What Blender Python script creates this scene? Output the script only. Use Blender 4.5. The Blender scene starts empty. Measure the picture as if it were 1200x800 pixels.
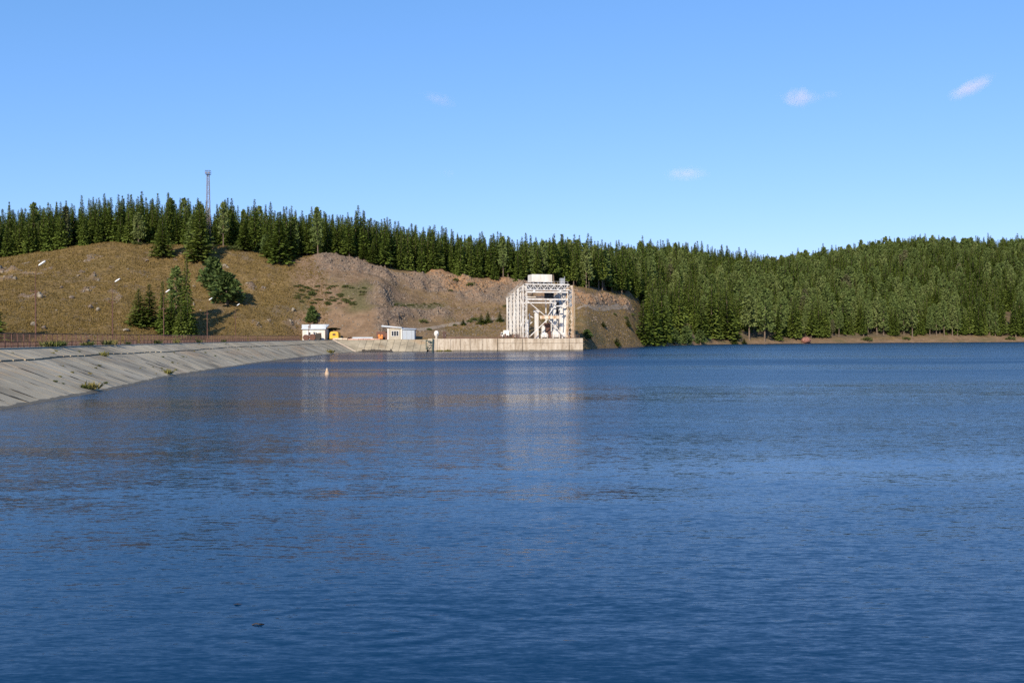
import bpy, math, random
import numpy as np
from mathutils import Vector, Matrix

# ------------------------------------------------------------------ camera, sky, sun, exposure
scene = bpy.context.scene
COL = scene.collection
FPX = 1167.0                      # focal length in photograph pixels (1200 wide)
CAMZ = 4.5
ROLL = 0.005
PITCH = math.atan(4.0 / FPX)

cam_data = bpy.data.cameras.new("camera")
cam_data.sensor_width = 36.0
cam_data.lens = 36.0 * FPX / 1200.0
cam_data.clip_start = 0.1
cam_data.clip_end = 20000.0
cam = bpy.data.objects.new("camera", cam_data)
COL.objects.link(cam)
fwd = Vector((0, math.cos(PITCH), -math.sin(PITCH)))
upv = Vector((math.sin(ROLL), math.cos(ROLL) * math.sin(PITCH), math.cos(ROLL) * math.cos(PITCH))).normalized()
rgt = fwd.cross(upv).normalized()
upv = rgt.cross(fwd).normalized()
m = Matrix((rgt, upv, -fwd)).transposed().to_4x4()
m.translation = Vector((0, 0, CAMZ))
cam.matrix_world = m
scene.camera = cam

SUN_EL = math.radians(29.5)
SUN_AZ = math.atan2(-0.31, -0.951)          # direction towards the sun: behind the camera, to the left
sun_dir = Vector((math.sin(SUN_AZ) * math.cos(SUN_EL), math.cos(SUN_AZ) * math.cos(SUN_EL), math.sin(SUN_EL)))

world = bpy.data.worlds.new("World")
scene.world = world
world.use_nodes = True
wn = world.node_tree.nodes
wl = world.node_tree.links
wn.clear()
sky = wn.new("ShaderNodeTexSky")
sky.sky_type = 'NISHITA'
sky.sun_disc = False
sky.sun_elevation = SUN_EL
sky.sun_rotation = SUN_AZ % (2 * math.pi)
sky.altitude = 900.0
sky.air_density = 1.0
sky.dust_density = 0.3
sky.ozone_density = 3.0
bg = wn.new("ShaderNodeBackground")
bg.inputs["Strength"].default_value = 0.13
wo = wn.new("ShaderNodeOutputWorld")
# the camera's rendering of a clear sky: deeper blue, softer gradient, the same all round
SKY_K = 0.17
tint = wn.new("ShaderNodeMix"); tint.data_type = 'RGBA'; tint.blend_type = 'MULTIPLY'; tint.inputs[0].default_value = 1.0
tint.inputs[7].default_value = (0.485*SKY_K, 0.73*SKY_K, 1.09*SKY_K, 1)
wl.new(sky.outputs[0], tint.inputs[6])
sp3 = wn.new("ShaderNodeSeparateColor"); cb3 = wn.new("ShaderNodeCombineColor")
wl.new(tint.outputs[2], sp3.inputs[0])
for ch_, (ex_, am_) in enumerate(((0.85, 1.06), (0.63, 0.85), (0.63, 0.985))):
    pw = wn.new("ShaderNodeMath"); pw.operation = 'POWER'; pw.inputs[1].default_value = ex_
    ml = wn.new("ShaderNodeMath"); ml.operation = 'MULTIPLY'; ml.inputs[1].default_value = am_
    wl.new(sp3.outputs[ch_], pw.inputs[0]); wl.new(pw.outputs[0], ml.inputs[0]); wl.new(ml.outputs[0], cb3.inputs[ch_])
back = wn.new("ShaderNodeMix"); back.data_type = 'RGBA'; back.blend_type = 'MULTIPLY'; back.inputs[0].default_value = 1.0
back.inputs[7].default_value = (1/SKY_K, 1/SKY_K, 1/SKY_K, 1)
wl.new(cb3.outputs[0], back.inputs[6])
wl.new(back.outputs[2], bg.inputs["Color"])
wl.new(bg.outputs[0], wo.inputs["Surface"])

sun_data = bpy.data.lights.new("sun", 'SUN')
sun_data.energy = 4.9
sun_data.angle = math.radians(0.53)
sun_data.color = (1.0, 0.895, 0.735)
sun = bpy.data.objects.new("sun", sun_data)
COL.objects.link(sun)
sun.rotation_euler = (-sun_dir).to_track_quat('-Z', 'Y').to_euler()

scene.view_settings.view_transform = 'Standard'
scene.view_settings.look = 'None'
scene.view_settings.exposure = 0.4
scene.view_settings.gamma = 1.0
scene.view_settings.use_curve_mapping = False
scene.render.engine = 'CYCLES'
scene.cycles.max_bounces = 6
scene.cycles.volume_bounces = 1
scene.cycles.volume_step_rate = 1.0
scene.cycles.use_denoising = False

random.seed(7)
RNG = np.random.default_rng(7)

# ------------------------------------------------------------------ helpers
def hor(u):
    return 399.0 - 0.005 * u

def zpix(u, v, d):
    return CAMZ + d * (hor(u) - v) / FPX

def at(u, v, d):
    return Vector(((u - 600.0) / FPX * d, d, zpix(u, v, d)))

def px(d):
    return d / FPX

def tag(o, label=None, cat=None, group=None, kind=None):
    if label: o["label"] = label
    if cat: o["category"] = cat
    if group: o["group"] = group
    if kind: o["kind"] = kind
    return o

def empty(name, loc, label, cat, group=None, rz=0.0):
    o = bpy.data.objects.new(name, None)
    COL.objects.link(o)
    o.location = loc
    o.rotation_euler = (0, 0, rz)
    o.empty_display_size = 0.5
    tag(o, label, cat, group)
    return o

class MB:
    """collects faces of one part"""
    def __init__(s):
        s.v = []; s.f = []; s.m = []
    def quad(s, a, b, c, d):
        n = len(s.v); s.v += [tuple(a), tuple(b), tuple(c), tuple(d)]; s.f.append((n, n+1, n+2, n+3))
    def hexa(s, p):                      # p: 4 bottom ccw, 4 top ccw
        n = len(s.v); s.v += [tuple(q) for q in p]
        for f in ((3,2,1,0),(4,5,6,7),(0,1,5,4),(1,2,6,5),(2,3,7,6),(3,0,4,7)):
            s.f.append(tuple(n+i for i in f))
    def box(s, x0, x1, y0, y1, z0, z1):
        s.hexa([(x0,y0,z0),(x1,y0,z0),(x1,y1,z0),(x0,y1,z0),(x0,y0,z1),(x1,y0,z1),(x1,y1,z1),(x0,y1,z1)])
    def bar(s, a, b, w, h=None):
        a = Vector(a); b = Vector(b); h = h or w
        d = (b - a).normalized()
        ref = Vector((0,0,1)) if abs(d.z) < 0.95 else Vector((0,1,0))
        x = d.cross(ref).normalized() * (w/2); y = x.cross(d).normalized() * (h/2)
        s.hexa([a-x-y, a+x-y, a+x+y, a-x+y, b-x-y, b+x-y, b+x+y, b-x+y])
    def tube(s, a, b, r0, r1=None, n=8, caps=True):
        a = Vector(a); b = Vector(b); r1 = r0 if r1 is None else r1
        d = (b - a).normalized()
        ref = Vector((0,0,1)) if abs(d.z) < 0.95 else Vector((0,1,0))
        x = d.cross(ref).normalized(); y = x.cross(d).normalized()
        k = len(s.v)
        for c, r in ((a, r0), (b, r1)):
            for i in range(n):
                t = 2*math.pi*i/n
                s.v.append(tuple(c + x*(r*math.cos(t)) + y*(r*math.sin(t))))
        for i in range(n):
            j = (i+1) % n
            s.f.append((k+i, k+j, k+n+j, k+n+i))
        if caps:
            s.f.append(tuple(k+i for i in reversed(range(n)))); s.f.append(tuple(k+n+i for i in range(n)))
    def lathe(s, c, prof, n=12):
        c = Vector(c); k = len(s.v)
        for r, z in prof:
            for i in range(n):
                t = 2*math.pi*i/n
                s.v.append((c.x + r*math.cos(t), c.y + r*math.sin(t), c.z + z))
        for q in range(len(prof)-1):
            for i in range(n):
                j = (i+1) % n
                s.f.append((k+q*n+i, k+q*n+j, k+(q+1)*n+j, k+(q+1)*n+i))
        s.f.append(tuple(k+i for i in reversed(range(n))))
        s.f.append(tuple(k+(len(prof)-1)*n+i for i in range(n)))
    def build(s, name, mat, parent=None, smooth=False, bevel=0.0):
        me = bpy.data.meshes.new(name)
        me.from_pydata(s.v, [], s.f)
        if smooth:
            me.polygons.foreach_set("use_smooth", [True]*len(me.polygons))
        me.materials.append(mat); me.update()
        o = bpy.data.objects.new(name, me)
        COL.objects.link(o)
        if bevel:
            md = o.modifiers.new("bevel", 'BEVEL'); md.width = bevel; md.segments = 2
        if parent is not None:
            o.parent = parent
        return o

def mesh_np(name, V, F, mat, parent=None, smooth=False):
    """V (n,3); F (m,3) or (m,4) arrays"""
    me = bpy.data.meshes.new(name)
    V = np.asarray(V, dtype=np.float32); F = np.asarray(F, dtype=np.int32)
    k = F.shape[1]
    me.vertices.add(len(V)); me.vertices.foreach_set("co", V.ravel())
    me.loops.add(F.size); me.loops.foreach_set("vertex_index", F.ravel())
    me.polygons.add(len(F)); me.polygons.foreach_set("loop_start", np.arange(0, F.size, k, dtype=np.int32))
    me.polygons.foreach_set("loop_total", np.full(len(F), k, dtype=np.int32))
    if smooth:
        me.polygons.foreach_set("use_smooth", np.ones(len(F), dtype=bool))
    me.update(calc_edges=True); me.validate()
    if mat is not None: me.materials.append(mat)
    if name is None: return me
    o = bpy.data.objects.new(name, me)
    COL.objects.link(o)
    if parent is not None: o.parent = parent
    return o

# value noise
def _hash(ix, iy, seed):
    h = (ix.astype(np.int64) * 374761393 + iy.astype(np.int64) * 668265263 + seed * 1442695041) & 0xffffffff
    h = ((h ^ (h >> 13)) * 1274126177) & 0xffffffff
    return ((h ^ (h >> 16)) & 0xffff) / 65535.0

def vnoise(x, y, seed=0):
    ix = np.floor(x); iy = np.floor(y); fx = x - ix; fy = y - iy
    fx = fx*fx*(3-2*fx); fy = fy*fy*(3-2*fy)
    a = _hash(ix, iy, seed); b = _hash(ix+1, iy, seed); c = _hash(ix, iy+1, seed); d = _hash(ix+1, iy+1, seed)
    return (a*(1-fx)+b*fx)*(1-fy) + (c*(1-fx)+d*fx)*fy

def fbm(x, y, s, seed=0, oct=4):
    r = 0; a = 0.5; t = 0
    for o in range(oct):
        r = r + a*vnoise(x/s + 17.3*o, y/s - 9.1*o, seed+o); t += a
        a *= 0.5; s = s/2.03
    return r/t                      # 0..1

# ------------------------------------------------------------------ materials
def new_mat(name):
    mt = bpy.data.materials.new(name); mt.use_nodes = True
    nt = mt.node_tree
    b = nt.nodes.get("Principled BSDF")
    return mt, nt, b

def N(nt, typ, **kw):
    n = nt.nodes.new(typ)
    for k, v in kw.items():
        setattr(n, k, v)
    return n

def noise(nt, vec, scale, detail=4, rough=0.55, dist=0.0):
    n = N(nt, "ShaderNodeTexNoise")
    n.inputs["Scale"].default_value = scale; n.inputs["Detail"].default_value = detail
    n.inputs["Roughness"].default_value = rough; n.inputs["Distortion"].default_value = dist
    nt.links.new(vec, n.inputs["Vector"])
    return n.outputs["Fac"]

def mapping(nt, vec, scale=(1,1,1), loc=(0,0,0), rot=(0,0,0)):
    n = N(nt, "ShaderNodeMapping")
    n.inputs["Scale"].default_value = scale; n.inputs["Location"].default_value = loc; n.inputs["Rotation"].default_value = rot
    nt.links.new(vec, n.inputs["Vector"])
    return n.outputs[0]

def ramp(nt, fac, stops):
    n = N(nt, "ShaderNodeValToRGB")
    el = n.color_ramp.elements
    while len(el) < len(stops): el.new(0.5)
    for e, (p, c) in zip(el, stops):
        e.position = p; e.color = (c[0], c[1], c[2], 1) if hasattr(c, "__len__") else (c, c, c, 1)
    nt.links.new(fac, n.inputs[0])
    return n.outputs[0]

def mixc(nt, fac, a, b, mode='MIX'):
    n = N(nt, "ShaderNodeMix", data_type='RGBA', blend_type=mode)
    for s, k in ((fac, "Factor"), (a, 6), (b, 7)):
        inp = n.inputs[0] if k == "Factor" else n.inputs[k]
        if isinstance(s, (int, float)): inp.default_value = s
        elif isinstance(s, (tuple, list)): inp.default_value = (s[0], s[1], s[2], 1)
        else: nt.links.new(s, inp)
    return n.outputs[2]

def math_n(nt, op, a, b=None, clamp=False):
    n = N(nt, "ShaderNodeMath", operation=op, use_clamp=clamp)
    for s, i in ((a, 0), (b, 1)):
        if s is None: continue
        if isinstance(s, (int, float)): n.inputs[i].default_value = s
        else: nt.links.new(s, n.inputs[i])
    return n.outputs[0]

def bump(nt, height, strength, dist, normal=None):
    n = N(nt, "ShaderNodeBump")
    n.inputs["Strength"].default_value = strength; n.inputs["Distance"].default_value = dist
    nt.links.new(height, n.inputs["Height"])
    if normal is not None: nt.links.new(normal, n.inputs["Normal"])
    return n.outputs[0]

def attr(nt, name):
    n = N(nt, "ShaderNodeAttribute"); n.attribute_name = name
    return n.outputs["Fac"]

def simple(name, col, rough=0.7, var=0.25, scale=1.5, metal=0.0, dirt=None, bumpd=0.01, streak=False):
    mt, nt, b = new_mat(name)
    tc = N(nt, "ShaderNodeTexCoord").outputs["Object"]
    if streak:
        tc = mapping(nt, tc, (1.0, 1.0, 0.18))
    f = noise(nt, tc, scale, 6, 0.6)
    d = dirt or tuple(c*(1-2*var) for c in col)
    c = mixc(nt, ramp(nt, f, [(0.35, 0.0), (0.7, 1.0)]), d, col)
    nt.links.new(c, b.inputs["Base Color"])
    b.inputs["Roughness"].default_value = rough; b.inputs["Metallic"].default_value = metal
    if bumpd:
        nt.links.new(bump(nt, noise(nt, tc, scale*6, 4), 0.5, bumpd), b.inputs["Normal"])
    return mt

M = {}
M['white'] = simple("white_paint", (0.73,0.73,0.71), 0.5, 0.12, 0.9, dirt=(0.48,0.42,0.36), streak=True)
M['white_rust'] = simple("white_paint_rusting", (0.74,0.68,0.58), 0.5, 0.2, 0.9, dirt=(0.45,0.27,0.13), streak=True)
M['rust'] = simple("rusty_steel", (0.16,0.07,0.045), 0.85, 0.25, 2.0, dirt=(0.07,0.035,0.025))
M['rust_red'] = simple("red_brown_paint", (0.20,0.115,0.08), 0.8, 0.25, 2.0, dirt=(0.10,0.05,0.035))
M['rail'] = simple("dark_brown_rail", (0.075,0.038,0.028), 0.75, 0.2, 1.0)
M['dark'] = simple("dark_metal", (0.025,0.025,0.028), 0.5, 0.2, 1.0)
M['black'] = simple("black_rubber", (0.015,0.015,0.015), 0.9, 0.1, 1.0)
M['mast'] = simple("grey_steel", (0.17,0.165,0.17), 0.6, 0.15, 1.0, dirt=(0.12,0.09,0.08))
M['galv'] = simple("galvanised_steel", (0.42,0.43,0.44), 0.45, 0.15, 1.0, metal=0.3)
M['lamp'] = simple("lamp_head_white", (0.82,0.82,0.80), 0.35, 0.05, 1.0)
M['yellow'] = simple("yellow_paint", (0.85,0.50,0.02), 0.45, 0.1, 0.8, dirt=(0.55,0.25,0.02))
M['orange'] = simple("orange_paint", (0.75,0.22,0.03), 0.5, 0.1, 1.0)
M['cream'] = simple("cream_concrete", (0.62,0.52,0.40), 0.8, 0.15, 0.6, dirt=(0.45,0.33,0.24))
M['greywall'] = simple("blue_grey_sheet", (0.36,0.40,0.45), 0.6, 0.1, 0.6, streak=True)
M['roofgrey'] = simple("light_grey_sheet", (0.48,0.52,0.56), 0.5, 0.1, 0.5, streak=True)
M['beige'] = simple("beige_render", (0.42,0.37,0.29), 0.85, 0.12, 0.6)
M['whitewall'] = simple("white_render", (0.68,0.66,0.62), 0.8, 0.08, 0.6, dirt=(0.52,0.47,0.40), streak=True)
M['greenmetal'] = simple("dark_green_paint", (0.03,0.06,0.045), 0.55, 0.2, 1.5)
M['asphalt'] = simple("asphalt", (0.055,0.052,0.05), 0.9, 0.2, 1.0, dirt=(0.09,0.08,0.07))
M['timber'] = simple("dark_wet_timber", (0.03,0.022,0.017), 0.7, 0.2, 1.0)
M['pink'] = simple("faded_pink_drum", (0.60,0.38,0.28), 0.6, 0.15, 1.0, dirt=(0.35,0.18,0.12))
M['joint'] = simple("joint_shade", (0.075,0.062,0.042), 0.95, 0.2, 1.5, dirt=(0.035,0.03,0.022))  # dark colour of the painted shade strips along the slab joints
M['buoy'] = simple("faded_buoy_paint", (0.48,0.40,0.31), 0.6, 0.15, 3.0, dirt=(0.36,0.22,0.12))
M['kerb'] = simple("kerb_concrete", (0.33,0.28,0.21), 0.9, 0.2, 0.7, dirt=(0.17,0.14,0.10))
M['earth'] = simple("dark_earth", (0.05,0.042,0.032), 0.95, 0.2, 0.7)

g, nt, b = new_mat("window_glass")
b.inputs["Base Color"].default_value = (0.02,0.025,0.03,1); b.inputs["Roughness"].default_value = 0.08
nt.links.new(bump(nt, noise(nt, N(nt,"ShaderNodeTexCoord").outputs["Object"], 1.2, 2), 0.1, 0.01), b.inputs["Normal"])
M['glass'] = g

# weathered concrete slabs of the dam face
mt, nt, b = new_mat("slab_concrete")
pos = N(nt, "ShaderNodeNewGeometry").outputs["Position"]
oi = N(nt, "ShaderNodeObjectInfo").outputs["Random"]
big = noise(nt, pos, 0.16, 6, 0.65)
c = ramp(nt, big, [(0.32,(0.205,0.168,0.112)),(0.5,(0.345,0.288,0.198)),(0.72,(0.46,0.388,0.275))])
tint = ramp(nt, oi, [(0.0,(0.84,0.83,0.81)),(0.5,(0.97,0.96,0.95)),(1.0,(1.08,1.05,1.0))])
c = mixc(nt, 1.0, c, tint, 'MULTIPLY')
rustf = noise(nt, mapping(nt, pos, (0.10,0.05,0.3)), 1.0, 5, 0.6)
c = mixc(nt, ramp(nt, rustf, [(0.54,0.0),(0.68,0.6)]), c, (0.38,0.24,0.12))
strk = noise(nt, mapping(nt, pos, (0.30,2.4,0.5), rot=(0,0,0.10)), 1.0, 6, 0.7)
c = mixc(nt, ramp(nt, strk, [(0.56,0.0),(0.64,0.8)]), c, (0.10,0.085,0.06))
fine = noise(nt, pos, 2.2, 7, 0.75)
c = mixc(nt, ramp(nt, fine, [(0.60,0.0),(0.68,0.75)]), c, (0.075,0.068,0.055))
# wet dark band along the waterline
sep = N(nt, "ShaderNodeSeparateXYZ"); nt.links.new(pos, sep.inputs[0])
hw = math_n(nt, 'ADD', sep.outputs[2], math_n(nt, 'MULTIPLY', noise(nt, pos, 0.5, 4), -0.28))
wet = ramp(nt, hw, [(0.0,1.0),(0.03,0.0)])
c = mixc(nt, math_n(nt,'MULTIPLY',wet,0.8), c, (0.055,0.05,0.04))
nt.links.new(c, b.inputs["Base Color"]); b.inputs["Roughness"].default_value = 0.9
nt.links.new(bump(nt, fine, 0.6, 0.03), b.inputs["Normal"])
M['slab'] = mt

# wall of the intake: cream, streaked
mt, nt, b = new_mat("streaked_wall_concrete")
pos = N(nt, "ShaderNodeNewGeometry").outputs["Position"]
st = noise(nt, mapping(nt, pos, (0.9,0.9,0.12)), 1.0, 6, 0.65)
c = ramp(nt, st, [(0.33,(0.25,0.19,0.13)),(0.5,(0.41,0.34,0.26)),(0.7,(0.51,0.44,0.355))])
sp = noise(nt, pos, 1.1, 7, 0.7)
c = mixc(nt, ramp(nt, sp, [(0.54,0.0),(0.66,0.75)]), c, (0.22,0.165,0.12))
sep = N(nt, "ShaderNodeSeparateXYZ"); nt.links.new(pos, sep.inputs[0])
hw = math_n(nt, 'ADD', sep.outputs[2], math_n(nt, 'MULTIPLY', noise(nt, pos, 0.6, 4), -0.7))
c = mixc(nt, math_n(nt,'MULTIPLY',ramp(nt, hw, [(0.0,1.0),(0.2,0.0)]),0.75), c, (0.07,0.06,0.045))
nt.links.new(c, b.inputs["Base Color"]); b.inputs["Roughness"].default_value = 0.9
nt.links.new(bump(nt, sp, 0.5, 0.04), b.inputs["Normal"])
M['wall'] = mt

# rock
def rock_mat(name, c0, c1, c2):
    mt, nt, b = new_mat(name)
    pos = N(nt, "ShaderNodeNewGeometry").outputs["Position"]
    f = noise(nt, pos, 0.9, 8, 0.7)
    c = ramp(nt, f, [(0.3, c0), (0.5, c1), (0.75, c2)])
    nt.links.new(c, b.inputs["Base Color"]); b.inputs["Roughness"].default_value = 0.95
    nt.links.new(bump(nt, f, 0.7, 0.15), b.inputs["Normal"])
    return mt
M['rock'] = rock_mat("grey_rock", (0.060,0.045,0.034), (0.155,0.115,0.082), (0.29,0.225,0.165))
M['rock_pale'] = rock_mat("pale_rock", (0.10,0.080,0.055), (0.20,0.165,0.12), (0.34,0.285,0.21))
M['rock_orange'] = rock_mat("orange_rock", (0.085,0.050,0.028), (0.21,0.132,0.074), (0.33,0.235,0.145))
M['rock_red'] = rock_mat("red_rock", (0.10,0.045,0.035), (0.22,0.09,0.065), (0.42,0.26,0.2))

# foliage
def leaf_mat(name, lo, hi, alt):
    mt, nt, b = new_mat(name)
    oi = N(nt, "ShaderNodeObjectInfo").outputs["Random"]
    pos = N(nt, "ShaderNodeNewGeometry").outputs["Position"]
    f = noise(nt, pos, 0.8, 4, 0.7)
    c = ramp(nt, f, [(0.3, lo), (0.7, hi)])
    c = mixc(nt, ramp(nt, oi, [(0.0,0.0),(0.55,0.15),(1.0,0.8)]), c, alt)
    c = mixc(nt, ramp(nt, math_n(nt,'FRACT',math_n(nt,'MULTIPLY',oi,37.0)), [(0.986,0.0),(0.989,0.6)]), c, (0.11,0.085,0.06))
    b.inputs["Roughness"].default_value = 0.75
    b.inputs["Specular IOR Level"].default_value = 0.1
    nt.links.new(c, b.inputs["Base Color"])
    tr = N(nt, "ShaderNodeBsdfTranslucent"); nt.links.new(c, tr.inputs[0])
    mx = N(nt, "ShaderNodeMixShader"); mx.inputs[0].default_value = 0.22
    nt.links.new(b.outputs[0], mx.inputs[1]); nt.links.new(tr.outputs[0], mx.inputs[2])
    out = nt.nodes["Material Output"]; nt.links.new(mx.outputs[0], out.inputs["Surface"])
    return mt
M['spruce'] = leaf_mat("spruce_needles", (0.064,0.094,0.016), (0.136,0.184,0.032), (0.168,0.208,0.042))
M['pine'] = leaf_mat("pine_needles", (0.078,0.112,0.030), (0.142,0.184,0.054), (0.176,0.206,0.068))
M['young_pine'] = leaf_mat("young_pine_needles", (0.050,0.078,0.022), (0.105,0.145,0.042), (0.105,0.145,0.042))
M['shrub'] = leaf_mat("shrub_leaves", (0.055,0.072,0.020), (0.10,0.12,0.032), (0.12,0.12,0.045))
M['weed'] = leaf_mat("weeds", (0.12,0.12,0.035), (0.22,0.20,0.06), (0.28,0.22,0.08))
M['straw'] = leaf_mat("dry_straw", (0.135,0.092,0.030), (0.225,0.158,0.052), (0.185,0.125,0.045))
M['heath'] = leaf_mat("heath", (0.060,0.052,0.020), (0.12,0.095,0.036), (0.12,0.09,0.036))
M['bark'] = simple("bark", (0.20,0.145,0.10), 0.95, 0.2, 1.2, dirt=(0.09,0.065,0.048))

# terrain
mt, nt, b = new_mat("hillside_ground")
pos = N(nt, "ShaderNodeNewGeometry").outputs["Position"]
n1 = noise(nt, pos, 0.035, 5, 0.6); n2 = noise(nt, pos, 0.25, 6, 0.7); n3 = noise(nt, pos, 1.2, 6, 0.75)
grass = ramp(nt, n2, [(0.30,(0.066,0.043,0.017)),(0.46,(0.155,0.101,0.038)),(0.58,(0.205,0.134,0.050)),(0.76,(0.29,0.190,0.076))])
grass = mixc(nt, ramp(nt, n1, [(0.42,0.0),(0.62,0.55)]), grass, (0.150,0.106,0.040))
grass = mixc(nt, ramp(nt, n3, [(0.50,0.0),(0.66,0.6)]), grass, (0.062,0.048,0.027))
n4 = noise(nt, mapping(nt, pos, (1,1,1), (40,8,0)), 0.09, 5, 0.65)
grass = mixc(nt, ramp(nt, n4, [(0.54,0.0),(0.66,0.6)]), grass, (0.135,0.105,0.080))
soil = ramp(nt, n2, [(0.3,(0.120,0.076,0.044)),(0.5,(0.185,0.120,0.072)),(0.7,(0.24,0.162,0.102))])
soil = mixc(nt, ramp(nt, n3, [(0.52,0.0),(0.68,0.55)]), soil, (0.13,0.095,0.072))
ro = ramp(nt, n3, [(0.28,(0.050,0.036,0.026)),(0.5,(0.17,0.118,0.082)),(0.72,(0.33,0.24,0.17))])
oran = ramp(nt, n3, [(0.28,(0.12,0.058,0.028)),(0.5,(0.30,0.155,0.068)),(0.72,(0.42,0.26,0.135))])
green = ramp(nt, n3, [(0.3,(0.05,0.048,0.022)),(0.55,(0.115,0.100,0.045)),(0.75,(0.17,0.14,0.068))])
forest = ramp(nt, n2, [(0.3,(0.055,0.042,0.026)),(0.6,(0.12,0.09,0.055))])
ro = mixc(nt, attr(nt,"orange"), ro, oran)
c = mixc(nt, attr(nt,"soil"), grass, soil)
c = mixc(nt, attr(nt,"green"), c, green)
c = mixc(nt, attr(nt,"rock"), c, ro)
c = mixc(nt, attr(nt,"forest"), c, forest)
nt.links.new(c, b.inputs["Base Color"]); b.inputs["Roughness"].default_value = 0.95
b.inputs["Specular IOR Level"].default_value = 0.15
h = math_n(nt,'ADD', n2, math_n(nt,'MULTIPLY', n3, 0.5))
nt.links.new(bump(nt, h, 0.8, 0.7), b.inputs["Normal"])
M['ground'] = mt
M['track'] = simple("pale_gravel", (0.26,0.205,0.15), 0.95, 0.12, 0.15, dirt=(0.18,0.135,0.095))

# water
mt, nt, b = new_mat("lake_water")
pos = N(nt, "ShaderNodeNewGeometry").outputs["Position"]
b.inputs["Base Color"].default_value = (0.000,0.022,0.062,1)
b.inputs["Specular IOR Level"].default_value = 0.19
b.inputs["Roughness"].default_value = 0.03
b.inputs["IOR"].default_value = 1.333
# wind: calm streaks and ruffled patches
patch = noise(nt, mapping(nt, pos, (0.006,0.028,1), (3.1,7.7,0)), 1.0, 4, 0.6, 0.4)
patch2 = noise(nt, mapping(nt, pos, (0.05,0.16,1), (1.1,2.3,0)), 1.0, 3, 0.6)
wind = math_n(nt, 'ADD', ramp(nt, patch, [(0.34,0.45),(0.62,1.05)]), math_n(nt,'MULTIPLY',math_n(nt,'SUBTRACT',patch2,0.5),0.5))
spos = N(nt, "ShaderNodeSeparateXYZ"); nt.links.new(pos, spos.inputs[0])
shel = ramp(nt, math_n(nt,'DIVIDE',spos.outputs[1],300.0), [(0.04,0.30),(0.10,0.48),(0.25,0.71),(0.60,1.0)])   # sheltered near the bank
lee = ramp(nt, math_n(nt,'DIVIDE',math_n(nt,'ADD',spos.outputs[0],60.0),100.0), [(0.40,0.74),(0.75,1.0)])   # the dam shelters the left
wind = math_n(nt,'MULTIPLY',wind,math_n(nt,'MULTIPLY',math_n(nt,'MULTIPLY',shel,lee),1.4))
def slick(y0, hw, x0, x1):
    wob_ = math_n(nt,'MULTIPLY',math_n(nt,'SUBTRACT',noise(nt, mapping(nt,pos,(0.03,0.03,1)),1.0,3),0.5),hw*1.6)
    dy = math_n(nt,'ABSOLUTE',math_n(nt,'SUBTRACT',math_n(nt,'ADD',spos.outputs[1],wob_),y0))
    m_ = math_n(nt,'SUBTRACT',1.0,math_n(nt,'DIVIDE',dy,hw),True)
    mx = ramp(nt, math_n(nt,'DIVIDE',math_n(nt,'SUBTRACT',spos.outputs[0],x0),x1-x0), [(0.0,0.0),(0.15,1.0),(0.75,1.0),(1.0,0.0)])
    return math_n(nt,'MULTIPLY',ramp(nt,m_,[(0.0,0.0),(0.9,1.0)]),mx)
calm = math_n(nt,'MAXIMUM', slick(214,17,-75,20), slick(126,12,-52,-3))
wind = math_n(nt,'MULTIPLY',wind, math_n(nt,'SUBTRACT',1.0,math_n(nt,'MULTIPLY',calm,0.32)))
def slope(sc, loc, rz, ax, ay, detail, rough, dist=0.2):
    n = N(nt, "ShaderNodeTexNoise"); n.inputs["Scale"].default_value = 1.0
    n.inputs["Detail"].default_value = detail; n.inputs["Roughness"].default_value = rough; n.inputs["Distortion"].default_value = dist
    nt.links.new(mapping(nt, pos, (sc[0], sc[1], 1), loc, (0,0,rz)), n.inputs["Vector"])
    s1 = N(nt, "ShaderNodeVectorMath", operation='SUBTRACT'); nt.links.new(n.outputs["Color"], s1.inputs[0]); s1.inputs[1].default_value = (.5,.5,.5)
    s2 = N(nt, "ShaderNodeVectorMath", operation='MULTIPLY'); nt.links.new(s1.outputs[0], s2.inputs[0]); s2.inputs[1].default_value = (ax, ay, 0)
    return s2.outputs[0]
def vadd(a, b_):
    n = N(nt, "ShaderNodeVectorMath", operation='ADD'); nt.links.new(a, n.inputs[0]); nt.links.new(b_, n.inputs[1]); return n.outputs[0]
def vscale(a, f):
    n = N(nt, "ShaderNodeVectorMath", operation='SCALE'); nt.links.new(a, n.inputs[0])
    if isinstance(f, (int, float)): n.inputs["Scale"].default_value = f
    else: nt.links.new(f, n.inputs["Scale"])
    return n.outputs[0]
fine_ = vadd(slope((1.7,7.6), (0,0,0), 0.07, 0.32, 0.70, 4, 0.62), slope((6.0,20.0), (5,1,0), -0.10, 0.34, 0.66, 3, 0.65))
sl = vscale(fine_, wind)
sl = vadd(sl, slope((0.14,0.5), (9,4,0), 0.05, 0.05, 0.10, 2, 0.5))
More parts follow.
